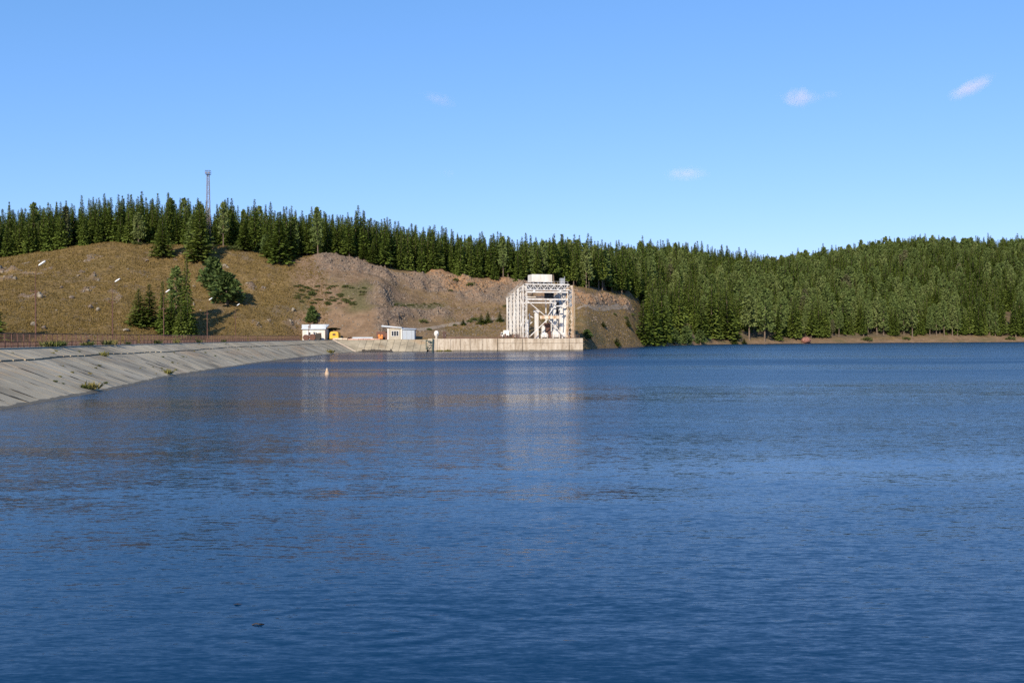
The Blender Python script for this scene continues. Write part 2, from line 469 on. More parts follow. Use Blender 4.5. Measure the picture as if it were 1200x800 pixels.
# rings spreading from the drifting twig
rp = mapping(nt, pos, (0.55,1,1), (0.55*2.4,-15.5,0))
ln = N(nt, "ShaderNodeVectorMath", operation='LENGTH'); nt.links.new(rp, ln.inputs[0])
rad = ln.outputs["Value"]
ring = math_n(nt,'MULTIPLY', math_n(nt,'SINE', math_n(nt,'MULTIPLY',rad,15.0)), ramp(nt, math_n(nt,'DIVIDE',rad,2.4), [(0.0,1.0),(0.35,0.8),(1.0,0.0)]))
nr = N(nt, "ShaderNodeVectorMath", operation='NORMALIZE'); nt.links.new(rp, nr.inputs[0])
sl = vadd(sl, vscale(nr.outputs[0], math_n(nt,'MULTIPLY',math_n(nt,'MULTIPLY',ring,ramp(nt, noise(nt, mapping(nt,pos,(0.9,0.9,1)),1.0,3), [(0.38,0.05),(0.60,1.0)])),0.085)))
up_ = N(nt, "ShaderNodeVectorMath", operation='MULTIPLY'); nt.links.new(sl, up_.inputs[0]); up_.inputs[1].default_value = (1,1,0)
up2 = N(nt, "ShaderNodeVectorMath", operation='ADD'); nt.links.new(up_.outputs[0], up2.inputs[0]); up2.inputs[1].default_value = (0,0,1)
nn = N(nt, "ShaderNodeVectorMath", operation='NORMALIZE'); nt.links.new(up2.outputs[0], nn.inputs[0])
nt.links.new(nn.outputs[0], b.inputs["Normal"])
rr_ = math_n(nt,'ADD', math_n(nt,'MULTIPLY',wind,0.23), 0.02)
nt.links.new(rr_, b.inputs["Roughness"])
M['water'] = mt

# ------------------------------------------------------------------ terrain
def zf(u, d, v): return zpix(u, v, d)
C_ = {   # column (pixel azimuth) : eight (distance, pixel row or z) stations from toe to ridge
 -500: [(235,'z2'),(255,388),(280,375),(300,360),(322,345),(354,328),(395,312),(480,298)],
 0:    [(270,'z2.5'),(288,386),(303,371),(317,356),(333,340),(358,322),(395,303),(480,291)],
 60:   [(285,'z2.5'),(300,386),(313,371),(326,355),(341,339),(364,317),(400,293),(455,286)],
 130:  [(298,'z2.5'),(311,386),(324,370),(337,354),(350,337),(371,314),(402,285),(445,281)],
 200:  [(312,'z2.5'),(324,386),(335,370),(347,354),(359,338),(379,313),(408,287),(452,281)],
 270:  [(328,'z2.5'),(339,386),(348,370),(358,354),(368,339),(385,316),(408,291),(452,285)],
 330:  [(347,'z3'),(354,388),(361,373),(368,358),(376,344),(391,323),(410,305),(460,291)],
 351:  [(358,'z4'),(362,389),(367,375),(373,361),(380,348),(393,326),(412,303),(465,292)],
 370:  [(359,'z4'),(363,388),(368,374),(374,360),(381,347),(394,325),(415,301),(470,293)],
 420:  [(354,'z4.2'),(358,390),(364,375),(371,360),(380,347),(400,322),(425,304),(480,298)],
 447:  [(354,'z4.2'),(358,388),(364,374),(372,358),(382,346),(402,326),(428,311),(488,303)],
 470:  [(356,'z4.2'),(366,386),(377,376),(384,363),(394,358),(409,341),(430,317),(492,307)],
 505:  [(356,'z4.2'),(376,385),(391,375),(397,363),(408,358),(420,343),(434,322),(500,311)],
 550:  [(358,'z4.2'),(385,384),(400,374),(408,365),(416,359),(428,345),(440,327),(510,317)],
 620:  [(362,'z4.2'),(392,382),(408,373),(418,366),(426,360),(436,348),(448,331),(520,323)],
 670:  [(372,'z4.2'),(402,383),(420,373),(430,366),(438,361),(450,350),(462,335),(535,326)],
 686:  [(380,'z1'),(395,388),(412,376),(422,368),(432,362),(443,352),(460,338),(540,327)],
 700:  [(405,'z0'),(415,394),(432,378),(442,369),(450,363),(460,353),(476,341),(560,328)],
 740:  [(452,'z0'),(462,397),(482,379.5),(492,370),(502,364),(513,356),(530,348),(625,326)],
 770:  [(506,'z0'),(520,401),(560,390),(600,382),(615,374),(630,365),(650,354),(740,318)],
 840:  [(610,'z0'),(619,399.5),(640,391),(655,384),(670,376),(690,366),(720,354),(810,323)],
 900:  [(640,'z0'),(650,398.5),(672,389),(690,381),(707,372),(727,362),(760,352),(860,332)],
 960:  [(673,'z0'),(683,398),(705,387),(722,378),(740,368),(760,357),(800,344),(890,322)],
 1060: [(695,'z0'),(706,395.5),(730,383),(748,373),(768,362),(790,349),(830,331),(925,306)],
 1200: [(710,'z0'),(722,395),(746,382),(765,371),(785,360),(807,348),(845,331),(935,307)],
 1700: [(715,'z0'),(727,393),(751,380),(770,369),(790,358),(812,346),(850,329),(940,305)],
}
CU = np.array(sorted(C_), float)
KD = np.zeros((10, len(CU))); KZ = np.zeros((10, len(CU)))
for i, u in enumerate(CU):
    for k, (d, v) in enumerate(C_[int(u)]):
        KD[k, i] = d; KZ[k, i] = float(v[1:]) if isinstance(v, str) else zpix(u, v, d)
    KD[8, i] = KD[7, i] + 260; KZ[8, i] = KZ[7, i] - 6
    KD[9, i] = 3500; KZ[9, i] = 25

# plan of the dam: waterline of the upstream face, then crest 9.6 m further left
WL = np.array([(-28,-40),(-29.5,0),(-31.5,30),(-33.4,66),(-36.2,90),(-41.9,122),(-48.0,185),(-52.0,248),(-53.6,300),(-53.0,338)], float)
seg = np.hypot(*np.diff(WL, axis=0).T); S_ = np.concatenate([[0], np.cumsum(seg)])
def wl_pt(s):
    return np.array([np.interp(s, S_, WL[:,0]), np.interp(s, S_, WL[:,1])])
def wl_n(s):
    a = wl_pt(max(0, s-12)); b_ = wl_pt(min(S_[-1], s+12)); t = (b_-a)/np.hypot(*(b_-a))
    return np.array([-t[1], t[0]])
RUN = 9.6
def crest_z(s): return 3.72 + 0.4*np.clip((s-150)/250, 0, 1)
ss = np.linspace(0, S_[-1], 140)
CRP = np.array([wl_pt(s) + RUN*wl_n(s) for s in ss])          # crest edge

def crest_x(y):
    return np.interp(y, CRP[:,1], CRP[:,0])

def base_height(x, y):
    """terrain height without fine relief, with knot parameter p and azimuth u"""
    ys = np.maximum(y, 60.0)
    u = 600 + FPX * x / ys
    u = np.clip(u, -500, 1700)
    z = np.full(x.shape, -5.0); p = np.full(x.shape, -1.0)
    D = [np.interp(u, CU, KD[k]) for k in range(10)]
    Z = [np.interp(u, CU, KZ[k]) for k in range(10)]
    # in front of the toe
    lake = Z[0] - np.clip((D[0]-y)/10.0, 0, 1)*6.0
    flat = Z[0]
    left = (x < crest_x(np.clip(y, -40, 345)) - 1.5)
    wallz = (y > np.where(x < -28.9, 349.2, 343.5)) & (u > 360) & (u < 678)
    z = np.where(left & (y < 360), np.minimum(2.5, Z[0]), lake)
    z = np.where(wallz, flat, z)
    z = np.where((u >= 678) & (y < D[0]), lake, z)
    for k in range(9):
        t = (y - D[k]) / np.maximum(D[k+1]-D[k], 1e-3)
        msk = (t >= 0) & (t < 1)
        tt = np.clip(t, 0, 1)
        z = np.where(msk, Z[k] + (Z[k+1]-Z[k])*tt, z)
        p = np.where(msk, k + tt, p)
    p = np.where(y >= D[9], 9, p); z = np.where(y >= D[9], 25, z)
    # bank where the photographer stands
    z = np.where((y < 8) & (x > crest_x(np.clip(y,-40,345))), np.maximum(z, -5 + np.clip((8-y)/12, 0, 1)*7.8), z)
    return z, p, u

def axis(pts):
    out = []
    for a, b_, st in pts:
        out += list(np.arange(a, b_, st))
    return np.array(sorted(set(out)))
xs = axis([(-1800,-900,60),(-900,-320,14),(-320,-240,4),(-240,100,1.15),(100,200,2.2),(200,520,4.5),(520,1000,14),(1000,2600,80)])
ys_ = axis([(-120,200,10),(200,226,3),(226,335,1.5),(335,470,1.1),(470,600,2.4),(600,760,3.6),(760,1000,6),(1000,1500,25),(1500,4000,150)])
GX, GY = np.meshgrid(xs, ys_)
GZ, GP, GU = base_height(GX, GY)
def blur(a):
    b_ = a.copy()
    b_[1:-1,1:-1] = (a[1:-1,1:-1]*4 + a[:-2,1:-1]*2 + a[2:,1:-1]*2 + a[1:-1,:-2]*2 + a[1:-1,2:]*2 + a[:-2,:-2]+a[2:,2:]+a[:-2,2:]+a[2:,:-2])/16
    return b_
keep = GZ.copy()
sm = GZ.copy()
for i in range(5): sm = blur(sm)
edge = (GP > 0.3)
GZ = np.where(edge, sm, keep)
def sstep(a, b_, x): 
    t = np.clip((x-a)/(b_-a), 0, 1); return t*t*(3-2*t)
GUW = GU + 34*(fbm(GX, GY, 22, 71, 4)-0.5); GPW = GP + 0.9*(fbm(GX, GY, 18, 83, 4)-0.5)
def box_mask(u0, u1, p0, p1, su=12, sp=0.25):
    return sstep(u0-su, u0+su, GUW)*(1-sstep(u1-su, u1+su, GUW))*sstep(p0-sp, p0+sp, GPW)*(1-sstep(p1-sp, p1+sp, GPW))
nA = fbm(GX, GY, 30, 3, 5); nB = fbm(GX, GY, 9, 11, 4); nC = fbm(GX, GY, 4.5, 21, 4)
# quarry cut: upper rock face, lower band, rocky spur, right-hand face
rock = np.zeros_like(GZ)
rock = np.maximum(rock, box_mask(380, 620, 5.1, 6.0, 14, 0.15))
rock = np.maximum(rock, 0.6*box_mask(376, 470, 5.65, 6.05, 10, 0.12))
rock = np.maximum(rock, box_mask(455, 530, 2.0, 3.1, 8, 0.15))
rock = np.maximum(rock, 0.75*box_mask(436, 464, 0.8, 2.6, 7, 0.3)); rock = np.maximum(rock, 0.6*box_mask(432, 452, 3.2, 4.6, 6, 0.3))
rock = np.maximum(rock, 0.9*box_mask(620, 735, 4.6, 5.6, 10, 0.25))
rock = np.maximum(rock, 0.8*box_mask(540, 620, 4.2, 5.6, 14, 0.3))
rock = np.clip(rock*1.25*sstep(0.25, 0.62, nB*0.55 + nA*0.45 + 0.10), 0, 1)
scat = sstep(0.68, 0.74, nC)*sstep(0.48, 0.62, fbm(GX, GY, 38, 55, 3))*sstep(0.3,0.8,GP)*(1-sstep(5.2,5.9,GP))
rock = np.maximum(rock, 0.85*scat*(GU < 380))
soil = np.maximum(box_mask(345, 745, 0.2, 6.2, 14, 0.3), 0)*(0.55+0.45*sstep(0.3,0.55,nA))
soil = np.maximum(soil, box_mask(690, 1800, -0.2, 1.1, 15, 0.15)*0.9)
soil = soil*(1-0.75*box_mask(640, 760, 0.2, 4.2, 20, 0.3))
orange = np.maximum(box_mask(440, 560, 5.4, 6.1, 14, .2), box_mask(560, 745, 4.9, 6.3, 14, .25))*sstep(0.35,0.6,nA+0.12*nB)
orange = 0.75*orange
orange = np.maximum(orange, 0.6*box_mask(800, 1800, -0.2, 1.0, 20, 0.15))
green = box_mask(345, 440, 2.6, 4.6, 12, .35)*sstep(0.42,0.56,nB)*0.9
green = np.maximum(green, box_mask(452, 525, 3.4, 4.2, 6, .12)*0.85)
green = np.maximum(green, box_mask(690, 1800, 0.15, 1.0, 20, .15)*sstep(0.5,0.62,nB)*0.6)
green = np.maximum(green, box_mask(520, 700, 0.4, 2.2, 18, .3)*sstep(0.5,0.62,nB)*0.5)
forest = np.where(GU < 755, sstep(6.1, 6.35, GP), sstep(0.95, 1.3, GP))
land = sstep(0.05, 0.9, GP)
# relief
ridge = 1-np.abs(2*fbm(GX, GY, 11, 31, 4)-1)
ridge2 = 1-np.abs(2*fbm(GX*1.0+40, GY*0.7, 4.2, 41, 3)-1)
GZ = GZ + land*(0.9*(nA-0.5)*2 + 0.35*(nB-0.5)*2)*(GP < 8.5)
GZ = GZ + land*rock*((ridge-0.72)*6.5 + (ridge2-0.72)*3.0)
GZ = GZ + land*0.22*(nC-0.5)*2
spur = np.exp(-((GU-446)/9.0)**2)*sstep(0.6,1.6,GP)*(1-sstep(4.6,5.6,GP))
GZ = GZ + spur*1.6*(ridge-0.7)
gully = np.exp(-((GU-459)/5.0)**2)*sstep(0.8,1.6,GP)*(1-sstep(4.4,5.4,GP))
GZ = GZ - gully*0.6*ridge

nyg, nxg = GZ.shape
V = np.stack([GX, GY, GZ], -1).reshape(-1, 3)
idx = np.arange(nyg*nxg).reshape(nyg, nxg)
F = np.stack([idx[:-1,:-1], idx[:-1,1:], idx[1:,1:], idx[1:,:-1]], -1).reshape(-1, 4)
terrain = mesh_np("hillside", V, F, M['ground'], smooth=True)
tag(terrain, kind="structure")
for nm, arr in (("rock", rock), ("soil", soil), ("orange", orange), ("green", green), ("forest", forest)):
    a = terrain.data.attributes.new(nm, 'FLOAT', 'POINT')
    a.data.foreach_set("value", np.clip(arr, 0, 1).astype(np.float32).ravel())

def ground(x, y):
    i = np.clip(np.searchsorted(ys_, y)-1, 0, nyg-2); j = np.clip(np.searchsorted(xs, x)-1, 0, nxg-2)
    ty = (y-ys_[i])/(ys_[i+1]-ys_[i]); tx = (x-xs[j])/(xs[j+1]-xs[j])
    return (GZ[i,j]*(1-tx)+GZ[i,j+1]*tx)*(1-ty) + (GZ[i+1,j]*(1-tx)+GZ[i+1,j+1]*tx)*ty
def sample(arr, x, y):
    i = np.clip(np.searchsorted(ys_, y)-1, 0, nyg-2); j = np.clip(np.searchsorted(xs, x)-1, 0, nxg-2)
    return arr[i, j]
def place(u, v, d0=200, d1=1200):
    """where on the hillside the line of sight through a pixel lands"""
    ds = np.arange(d0, d1, 0.7)
    x = (u-600)/FPX*ds
    g_ = ground(x, ds)
    zr = CAMZ + ds*(hor(u)-v)/FPX
    k = np.argmax(g_ >= zr) if np.any(g_ >= zr) else len(ds)-1
    return float(x[k]), float(ds[k]), float(g_[k])

# lake
water = MB()
water.quad((-2200,-300,0),(2800,-300,0),(2800,900,0),(-2200,900,0))
wob = water.build("lake_water", M['water']); tag(wob, kind="structure")

# ------------------------------------------------------------------ the dam
dam = empty("embankment_dam", (CRP[30][0], CRP[30][1], 0), "long embankment dam with sloping grey concrete slabs along the left of the lake", "dam")
dloc = Vector(dam.location)
def L(p): return (p[0]-dloc.x, p[1]-dloc.y, p[2])
# earth fill under the slabs, crest and rear slope
V = []; F = []
for i, s in enumerate(ss):
    w = wl_pt(s); n = wl_n(s); zc = crest_z(s)
    for off, z in ((-4.5,-1.82),(0,-0.02),(RUN,zc-0.02),(RUN+0.1,zc-0.05),(RUN+8.0,zc-0.05),(RUN+16,0.0)):
        q = w + n*off; V.append(L((q[0], q[1], z)))
for i in range(len(ss)-1):
    for k in range(5):
        a = i*6+k; F.append((a, a+1, a+7, a+6))
mesh_np("earth_fill", V, [f[::-1] for f in F], M['earth'], dam)
def slab(P, th=0.22, lift=0.0):
    """P: four top corners ccw from above"""
    mb = MB()
    P = [Vector((q[0], q[1], q[2]+lift)) for q in P]
    n = (P[1]-P[0]).cross(P[2]-P[0]).normalized()
    if n.z < 0: n = -n
    lo = [q - n*th for q in P]
    mb.hexa([L(q) for q in lo] + [L(q) for q in P])
    return mb.build("slab", M['slab'], dam)
W_ = 2.7
cut = 0.27
s0 = 70.0
k = 0
def face_pt(s, f):
    w = wl_pt(s); n = wl_n(s); q = w + n*RUN*(1-f)
    return Vector((q[0], q[1], crest_z(s)*(1-f)))
while s0 < S_[-1]-0.5:
    s1 = min(s0+W_, S_[-1])
    g_ = random.choice((.03,.05,.07,.09,.13,.18))
    cc = cut + 0.02*math.sin(k*0.17) + 0.008*math.sin(k*0.9) 
    for (fa, fb) in ((0.0, cc), (cc+0.008, 1.28)):
        j = random.uniform(-0.012, 0.012); j2 = random.uniform(-0.01, 0.01)
        A = face_pt(s0+g_, fa); B = face_pt(s1-g_, fa); C = face_pt(s1-g_, fb); D = face_pt(s0+g_, fb)
        B.z += random.choice((0,0,.01,.015)); C.z += random.choice((0,0,.01,.015)) if fa else 0.0
        if fa == 0.0: C.z += 0.11; D.z += 0.11
        slab([A, D, C, B])
    s0 = s1; k += 1
# dark strips along the joints, standing in for shadows of uneven slab edges
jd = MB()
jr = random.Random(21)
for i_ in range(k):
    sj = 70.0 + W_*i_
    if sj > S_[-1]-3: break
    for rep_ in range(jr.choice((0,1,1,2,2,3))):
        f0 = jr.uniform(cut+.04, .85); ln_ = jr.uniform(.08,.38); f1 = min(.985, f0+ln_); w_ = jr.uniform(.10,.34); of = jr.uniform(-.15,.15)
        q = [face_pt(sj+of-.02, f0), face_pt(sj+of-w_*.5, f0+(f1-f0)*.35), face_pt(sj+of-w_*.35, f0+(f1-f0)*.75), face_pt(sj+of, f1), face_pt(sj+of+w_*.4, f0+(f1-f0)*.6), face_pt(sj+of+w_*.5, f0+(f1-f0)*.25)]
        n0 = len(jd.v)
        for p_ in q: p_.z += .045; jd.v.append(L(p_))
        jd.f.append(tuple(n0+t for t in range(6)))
o = jd.build("joint_shade_strips", M['joint'], dam); tag(o, kind="stuff")
# corner and end slope facing the lake
cw = Vector((-53.0, 338.0, 0)); zc = 4.12
n_end = wl_n(S_[-1]); ce = Vector((-53.0+n_end[0]*RUN, 338.0+n_end[1]*RUN, zc)); cc_ = Vector((-62.6, 348.2, zc)); cr = Vector((-53.0, 348.2, zc))
dn = Vector((0.0, 0.0, -1.0))
mb = MB()
for tri in ((ce, cw, cc_), (cw, cr, cc_)):
    n0 = len(mb.v)
    mb.v += [L(q) for q in tri]; mb.f.append((n0, n0+1, n0+2))
mb.build("slab", M['slab'], dam)
mb = MB(); mb.bar(L(cw + Vector((0,0,.1))), L(cc_ + Vector((0,0,.1))), 0.5, 0.25)
mb.build("corner_kerb", M['cream'], dam)
x0 = -53.0
while x0 < -29.5:
    x1 = min(x0+2.4, -29.0)
    for (fa, fb) in ((0.0, 1.25),):
        j = random.uniform(-0.03, 0.03)
        pt = lambda x, f: Vector((x, 348.2-10.2*f, zc*(1-f)))
        A = pt(x0+.05, fa); B = pt(x1-.05, fa); C = pt(x1-.05, fb); D = pt(x0+.05, fb)
        A.z += j; B.z += j
        slab([A, D, C, B])
    x0 = x1
mb = MB(); a = [(-62.6,348.2,zc-.06),(-53,338,-0.06),(-29,338,-0.06),(-29,348.2,zc-.06)]
mb.quad(*[L(q) for q in a]); mb.quad(L((-66,348.2,zc-.04)), L((-29,348.2,zc-.04)), L((-29,356,zc-.04)), L((-74,356,zc-.04)))
mb.build("earth_fill", M['earth'], dam)
# kerb and road on the crest
def ribbon(offs, dz, name, mat, parent, sa=60):
    V = []; F = []
    S2 = [s for s in ss if s > sa]
    m_ = len(offs)
    for s in S2:
        w = wl_pt(s); n = wl_n(s)
        for off, z in zip(offs, dz):
            q = w+n*off; V.append(L((q[0], q[1], crest_z(s)+z)))
    for i in range(len(S2)-1):
        for k_ in range(m_-1):
            a = i*m_+k_; F.append((a+m_, a+m_+1, a+1, a))
    return mesh_np(name, V, F, mat, parent)
ribbon([RUN-0.02, RUN-0.02, RUN+1.45, RUN+1.45], [-0.3, 0.07, 0.10, -0.3], "kerb", M['kerb'], dam)
ribbon([RUN+1.44, RUN+7.6], [0.03, 0.03], "crest_road", M['asphalt'], dam)

# ------------------------------------------------------------------ fence along the crest
FO = RUN + 1.15
fence = empty("fence", dloc, "long rusty red-brown railing fence running along the dam crest", "fence")
def crest_pt(s, off, z):
    w = wl_pt(s); n = wl_n(s); q = w+n*off
    return Vector((q[0], q[1], crest_z(s)+z))
FH = 1.48
s_list = np.array([q for q in np.arange(66, S_[-1]-2, 2.0) if 600+FPX*crest_pt(q, FO, 0).x/crest_pt(q, FO, 0).y < 353 or q < 120])
post = MB(); post.box(-.045,.045,-.045,.045,0.1,FH+0.02)
post_ob = None
for s in s_list:
    p = crest_pt(s, FO, 0)
    if post_ob is None:
        post_ob = post.build("post", M['rust'], fence); o = post_ob
    else:
        o = post_ob.copy(); COL.objects.link(o)
    w2 = wl_n(s)
    o.location = Vector(L(p)); o.rotation_euler = (random.uniform(-.02,.02), random.uniform(-.03,.03), math.atan2(w2[1], w2[0]))
pk = MB()
for a, b_ in zip(s_list[:-1], s_list[1:]):
    for zz, w in ((FH, 0.075), (0.62, 0.05), (0.24, 0.05)):
        r = MB(); r.bar(L(crest_pt(a, FO, zz)), L(crest_pt(b_, FO, zz)), 0.05, w)
        r.build("rail", M['rail'] if zz == FH else M['rust'], fence)
    if random.random() < 0.95:
        for q in np.arange(a+0.12, b_-.05, 0.115):
            if random.random() < 0.9:
                pk.bar(L(crest_pt(q, FO+0.03, 0.12)), L(crest_pt(q, FO+0.03, 0.62)), 0.03, 0.03)
        for q in np.arange(a+0.33, b_-.1, 0.33):
            pk.bar(L(crest_pt(q, FO+0.03, 0.6)), L(crest_pt(q, FO+0.03, FH-0.04)), 0.022, 0.022)
o = pk.build("pickets", M['rust_red'], fence); tag(o, kind="stuff")

# small dark plate on the fence
sp_ = None
for s in s_list:
    q = crest_pt(s, FO, 0)
    if 600+FPX*q.x/q.y < 103: sp_ = s
mb = MB(); q = L(crest_pt(sp_, FO-0.08, 0.62)); q2 = L(crest_pt(sp_+0.9, FO-0.08, 0.62))
mb.bar(q, q2, 0.04, 0.5); mb.build("plate", M['dark'], fence)

# ------------------------------------------------------------------ street lamps
LT = ["tallest and leftmost lamp post on the dam crest", "second lamp post from the left on the dam crest",
      "third lamp post, in front of the slender spruces behind the dam", "fourth lamp post, seen below the bushy pines on the hillside",
      "farthest thin lamp post on the dam crest before the white house"]
for i, (u, d) in enumerate(((50,110),(140,142),(200,174),(251,209),(284,244))):
    x = (u-8-600)/FPX*d + 0
    base = Vector((x, d, 3.75)); Tz = 13.0-3.75
    e = empty("street_lamp", base, LT[i], "street lamp", "lamp posts along the dam crest")
    mb = MB(); mb.tube((0,0,-.1),(0,0,6.3),0.085,0.075,8); mb.build("pole", M['rust'], e)
    mb = MB(); mb.tube((0,0,6.3),(0,0,7.9),0.042,0.035,8)
    pts = [(0,0,7.9),(0.05,0,8.4),(0.2,0,8.85),(0.45,0,9.1)]
    for a, b_ in zip(pts[:-1], pts[1:]): mb.tube(a, b_, 0.028, 0.026, 8)
    mb.build("arm", M['rust'], e)
    mb = MB(); mb.bar((-0.55,0,6.15),(0.3,0,6.15),0.07,0.07); cb = mb.build("cross_arm", M['rust'], e)
    mb = MB(); mb.lathe((-0.5,0,6.19),[(0.05,0),(0.06,0.05),(0.03,0.12),(0.05,0.15),(0.02,0.2)],8); mb.build("insulator", M['rust'], cb)
    mb = MB(); mb.lathe((0.25,0,6.19),[(0.05,0),(0.06,0.05),(0.03,0.12),(0.05,0.15),(0.02,0.2)],8); mb.build("insulator", M['rust'], cb)
    mb = MB()
    a = Vector((0.40,0,9.02)); b_ = Vector((1.12,0,9.50))
    dd = (b_-a).normalized(); up = Vector((-dd.z,0,dd.x))
    k0 = len(mb.v); pr = [(0,.10),(0.15,.16),(0.5,.17),(0.85,.13),(1.0,.06)]
    for t, w in pr:
        c0 = a+(b_-a)*t
        for sy, su_ in ((-1,-.35),(1,-.35),(1,.35),(-.0,.75),(-1,.35)):
            mb.v.append(tuple(c0 + Vector((0,sy*w*1.1,0)) + up*(su_*w)))
    for r_ in range(len(pr)-1):
        for q in range(5):
            mb.f.append((k0+r_*5+q, k0+r_*5+(q+1)%5, k0+(r_+1)*5+(q+1)%5, k0+(r_+1)*5+q))
    mb.f.append(tuple(k0+i_ for i_ in range(5))); mb.f.append(tuple(k0+20+i_ for i_ in reversed(range(5))))
    mb.build("lamp_head", M['lamp'], e, smooth=False)

# ------------------------------------------------------------------ intake wall and platform
ZW = 4.35
wall = empty("retaining_wall", (-3, 344, 0), "pale streaked concrete wall rising from the lake left of the white gantry", "wall")
wl0 = Vector(wall.location)
xsplit = [-28.8, -25.6, -21.0, -17.6, -14.3, -10.2, -5.0]
for i in range(len(xsplit)-1):
    mb = MB(); j = random.uniform(-0.06, 0.06)
    mb.box(xsplit[i]+.05-wl0.x, xsplit[i+1]-.05-wl0.x, 341+j-344, 346-344, -3, ZW+random.uniform(-.05,.05))
    mb.build("wall_block", M['wall'], wall)
mb = MB(); mb.box(-28.7-wl0.x, -5.1-wl0.x, 341.35-344, 345.8-344, -3, ZW-.25); mb.build("core", M['earth'], wall)
plat = empty("intake_platform", (8, 344, 0), "pale concrete block platform in the lake carrying the white gantry", "platform")
xs2 = [-4.9, 3.6, 19.6, 24.3]
for i in range(len(xs2)-1):
    mb = MB()
    mb.box(xs2[i]+.07-8, xs2[i+1]-.07-8, 340.2-344+0.05*i, 372-344-0.5*i, -3, ZW)
    mb.build("platform_block", M['wall'], plat)
    mb = MB(); mb.box(xs2[i]+.07-8, xs2[i+1]-.07-8, 340.05-344+0.05*i, 340.2-344+0.05*i, ZW-1.55, ZW-1.40); mb.build("ledge", M['wall'], plat)
mb = MB(); mb.box(-4.8-8, 24.1-8, 340.6-344, 371-344, -3, ZW-.3); mb.build("core", M['earth'], plat)

# ------------------------------------------------------------------ the gantry
GD = 356.0
gx0 = (617.5-600)/FPX*GD            # front-left column
YAW = math.radians(17)
gan = empty("gate_gantry", (gx0, GD, ZW), "tall white steel lattice gantry with hoist house on top standing on the platform", "gantry", rz=YAW)
GW = 15.6                            # width between front columns
H1 = 18.9
def lattice(mb_main, mb_lace, x, y, z0, z1, w, dep, leg=0.22, step=1.5, faces="xy"):
    for sx in (0, 1):
        for sy in (0, 1):
            mb_main.bar((x+sx*w, y+sy*dep, z0), (x+sx*w, y+sy*dep, z1), leg)
    z = z0; f = 0
    while z < z1-0.2:
        zn = min(z+step, z1)
        for sy in (0, 1):
            mb_lace.bar((x+(f%2)*w, y+sy*dep, z), (x+((f+1)%2)*w, y+sy*dep, zn), 0.11)
        for sx in (0, 1):
            mb_lace.bar((x+sx*w, y+(f%2)*dep, z), (x+sx*w, y+((f+1)%2)*dep, zn), 0.11)
        z = zn; f += 1
def column(x, y, h, w, dep, leg=0.24, mat='white', plate=False):
    a = MB(); l_ = MB(); lattice(a, l_, x, y, 0, h, w, dep, leg)
    if plate: a.box(x+w*0.15, x+w*0.85, y-0.02, y+0.06, 0, h*0.96)
    c0 = a.build("column", M[mat], gan); l_.build("lacing", M[mat], c0)
    mb = MB(); mb.box(x-.3, x+w+.3, y-.3, y+dep+.3, -0.02, 0.25); mb.build("base_plate", M['rust'], c0)
    return c0
# front pair
column(-1.25, 0, H1, 1.25, 1.4)
column(GW, 0, H1+0.2, 1.9, 1.4, mat='white_rust')
# left runway columns receding, stepping down
for i, (yb, h) in enumerate(((5.0,18.2),(9.6,17.2),(14.2,16.2),(18.8,15.4))):
    column(-1.5, yb, h, 0.8, 1.0, 0.30, plate=False)
# right runway columns
for i, (yb, h) in enumerate(((5.0,18.2),(9.6,17.2),(14.2,16.2),(18.8,15.4))):
    column(GW+0.1, yb, h, 0.95, 1.1, 0.30, plate=(i < 2))
# runway girders
for x in (-1.0, GW+0.6):
    mb = MB(); l_ = MB()
    pts = [(0,H1),(5.0,18.2),(9.6,17.2),(14.2,16.2),(18.8,15.4)]
    for (ya, za), (yb, zb) in zip(pts[:-1], pts[1:]):
        mb.bar((x,ya+.5,za),(x,yb+.5,zb),0.3,0.4); mb.bar((x,ya+.5,za-1.3),(x,yb+.5,zb-1.3),0.22,0.25)
        l_.bar((x,ya+.5,za),(x,(ya+yb)/2+.5,(za+zb)/2-1.3),0.12); l_.bar((x,(ya+yb)/2+.5,(za+zb)/2-1.3),(x,yb+.5,zb),0.12)
        mb.box(x-.9,x+.5,yb-.1,yb+1.1,zb+.2,zb+.35)
    gg = mb.build("runway_girder", M['white'], gan); l_.build("lacing", M['white'], gg)
# handrail along the left runway
mb = MB()
for (ya, za), (yb, zb) in zip(pts[:-1], pts[1:]):
    mb.bar((-1.6,ya+.5,za+1.2),(-1.6,yb+.5,zb+1.2),0.06); mb.bar((-1.6,ya+.5,za+.7),(-1.6,yb+.5,zb+.7),0.05)
    for q in (0.0,.33,.66): mb.bar((-1.6,ya+.5+(yb-ya)*q,za+(zb-za)*q),(-1.6,ya+.5+(yb-ya)*q,za+(zb-za)*q+1.2),0.06)
mb.build("handrail", M['white'], gan)
# front face beams
def beam(a, b_, w, h=None, name="beam", mat='white'):
    mb = MB(); mb.bar(a, b_, w, h); return mb.build(name, M[mat], gan)
beam((0,0,14.0),(GW,0,14.0),0.35,0.5)
beam((0,0,12.8),(GW*0.72,0,12.8),0.3,0.35)
beam((0,0,16.6),(GW,0,16.6),0.35,0.5)
beam((GW*0.72,0,11.6),(GW,0,11.6),0.3,0.4)
# bracing, plate at the crossing
beam((0,0.2,13.6),(7.6,0.2,7.6),0.26,0.26,"brace"); beam((GW*0.72,0.2,12.6),(7.6,0.2,7.6),0.26,0.26,"brace")
beam((7.9,0.2,6.8),(1.0,0.2,0.6),0.26,0.26,"brace"); beam((8.3,0.2,6.8),(GW-1.2,0.2,0.5),0.26,0.26,"brace")
beam((GW*0.78,0.2,10.2),(GW-.1,0.2,13.9),0.22,0.22,"brace")
mb = MB(); mb.box(5.0,12.2,-0.1,0.12,7.0,8.0); mb.box(4.8,12.6,-.2,.25,8.0,8.15); mb.build("walkway_plate", M['white_rust'], gan)
